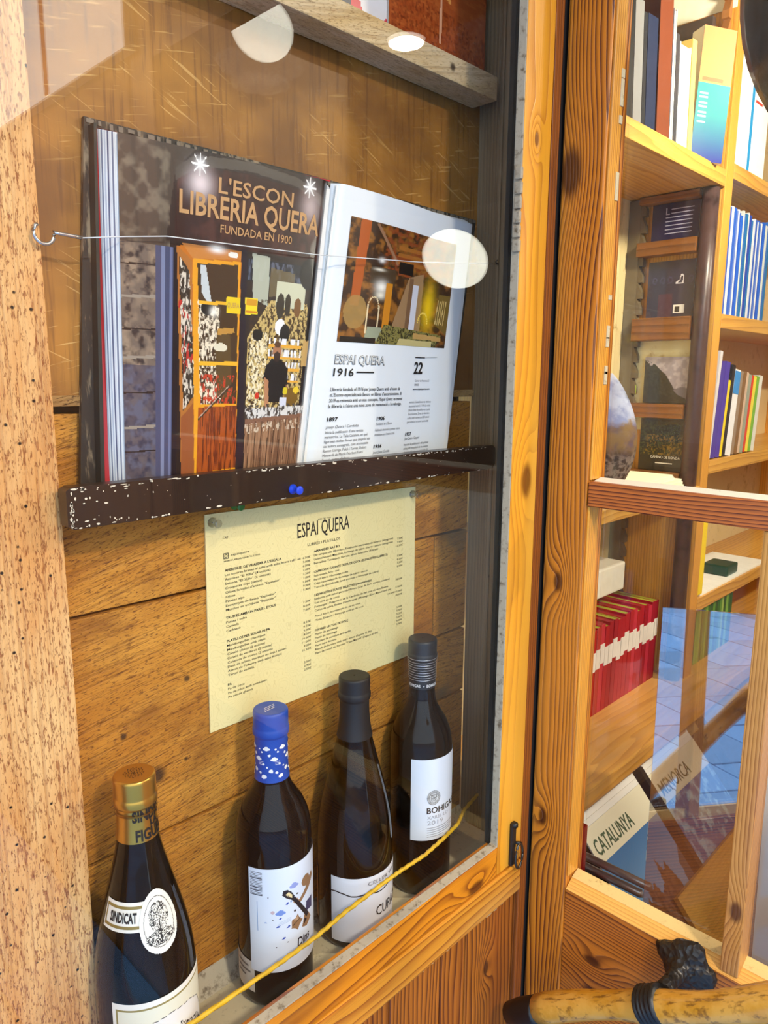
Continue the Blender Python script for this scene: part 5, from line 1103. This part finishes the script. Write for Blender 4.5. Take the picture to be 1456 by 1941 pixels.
def disc_lamp(p, r, nrm, label, e, watt):
    c = Vector(p); n_ = Vector(nrm).normalized(); a = n_.orthogonal().normalized(); b = n_.cross(a)
    t = empty('pendant_lamp', p, label, 'lamp', 'round lamps inside the shop')
    def ring(prof):
        mb = MB(); N_ = 32; vs = []; fs = []
        for rr_, h in prof:
            for k in range(N_): an = 2*PI*k/N_; vs.append(tuple(c+n_*h+a*rr_*math.cos(an)+b*rr_*math.sin(an)))
        for i in range(len(prof)-1):
            for k in range(N_): fs.append((i*N_+k, i*N_+(k+1) % N_, (i+1)*N_+(k+1) % N_, (i+1)*N_+k))
        fs.append([(len(prof)-1)*N_+k for k in range(N_)]); return mb.add(vs, fs, 0, True)
    link('lamp_shade', ring([(r*1.03, .004), (r*1.04, 0), (r*.6, -.07), (r*.2, -.10), (.01, -.11)]), plain((30, 30, 30), .4), t)
    link('diffuser', ring([(r, .001), (r*.99, .003), (r*.6, .006), (.004, .008)]), emit('diffuser_glow', (1, .97, .82), e), t)
    link('cord', MB().tube([tuple(c-n_*.11), (c.x, c.y, 1.199)], .003, 6), plain((20, 20, 20), .5), t)
    if watt:
        l = bpy.data.lights.new('pendant_light', 'AREA'); l.shape = 'DISK'; l.size = r*1.8; l.energy = watt; l.color = (1, .88, .68)
        o = bpy.data.objects.new('pendant_light', l); C.objects.link(o); o.parent = t; o.location = n_*.012
        o.rotation_mode = 'QUATERNION'; o.rotation_quaternion = n_.to_track_quat('-Z', 'Y')
disc_lamp((1.70, -.456, .330), .095, (-.81, .30, -.74), 'tilted round lamp hanging low inside the shop', 22, 0)
disc_lamp((1.315, -.824, .915), .085, (-.55, .35, -.7), 'round lamp hanging high inside the shop', 19, 0)
disc_lamp((1.75, -.70, .985), .055, (0, 0, -1), 'small round lamp close to the shop ceiling', 12, 30)
# white sign beside the door, glow added so its window reflection shows
t = empty('white_sign', (.72, -.95, .59), 'white sign box with a red stripe beside the door, given an added glow', 'sign')
link('sign_box', MB().box(.715, .735, -1.40, -.436, .585, .855, .002), plain((220, 216, 208), .5), t)
link('sign_face', MB().box(.7125, .7148, -1.395, -.441, .590, .850), emit('added_sign_glow', (1, .97, .93), 8.5), t)
link('red_stripe', MB().box(.7105, .7124, -.795, -.775, .590, .850), emit('added_stripe_glow', (.8, .06, .05), 3), t)
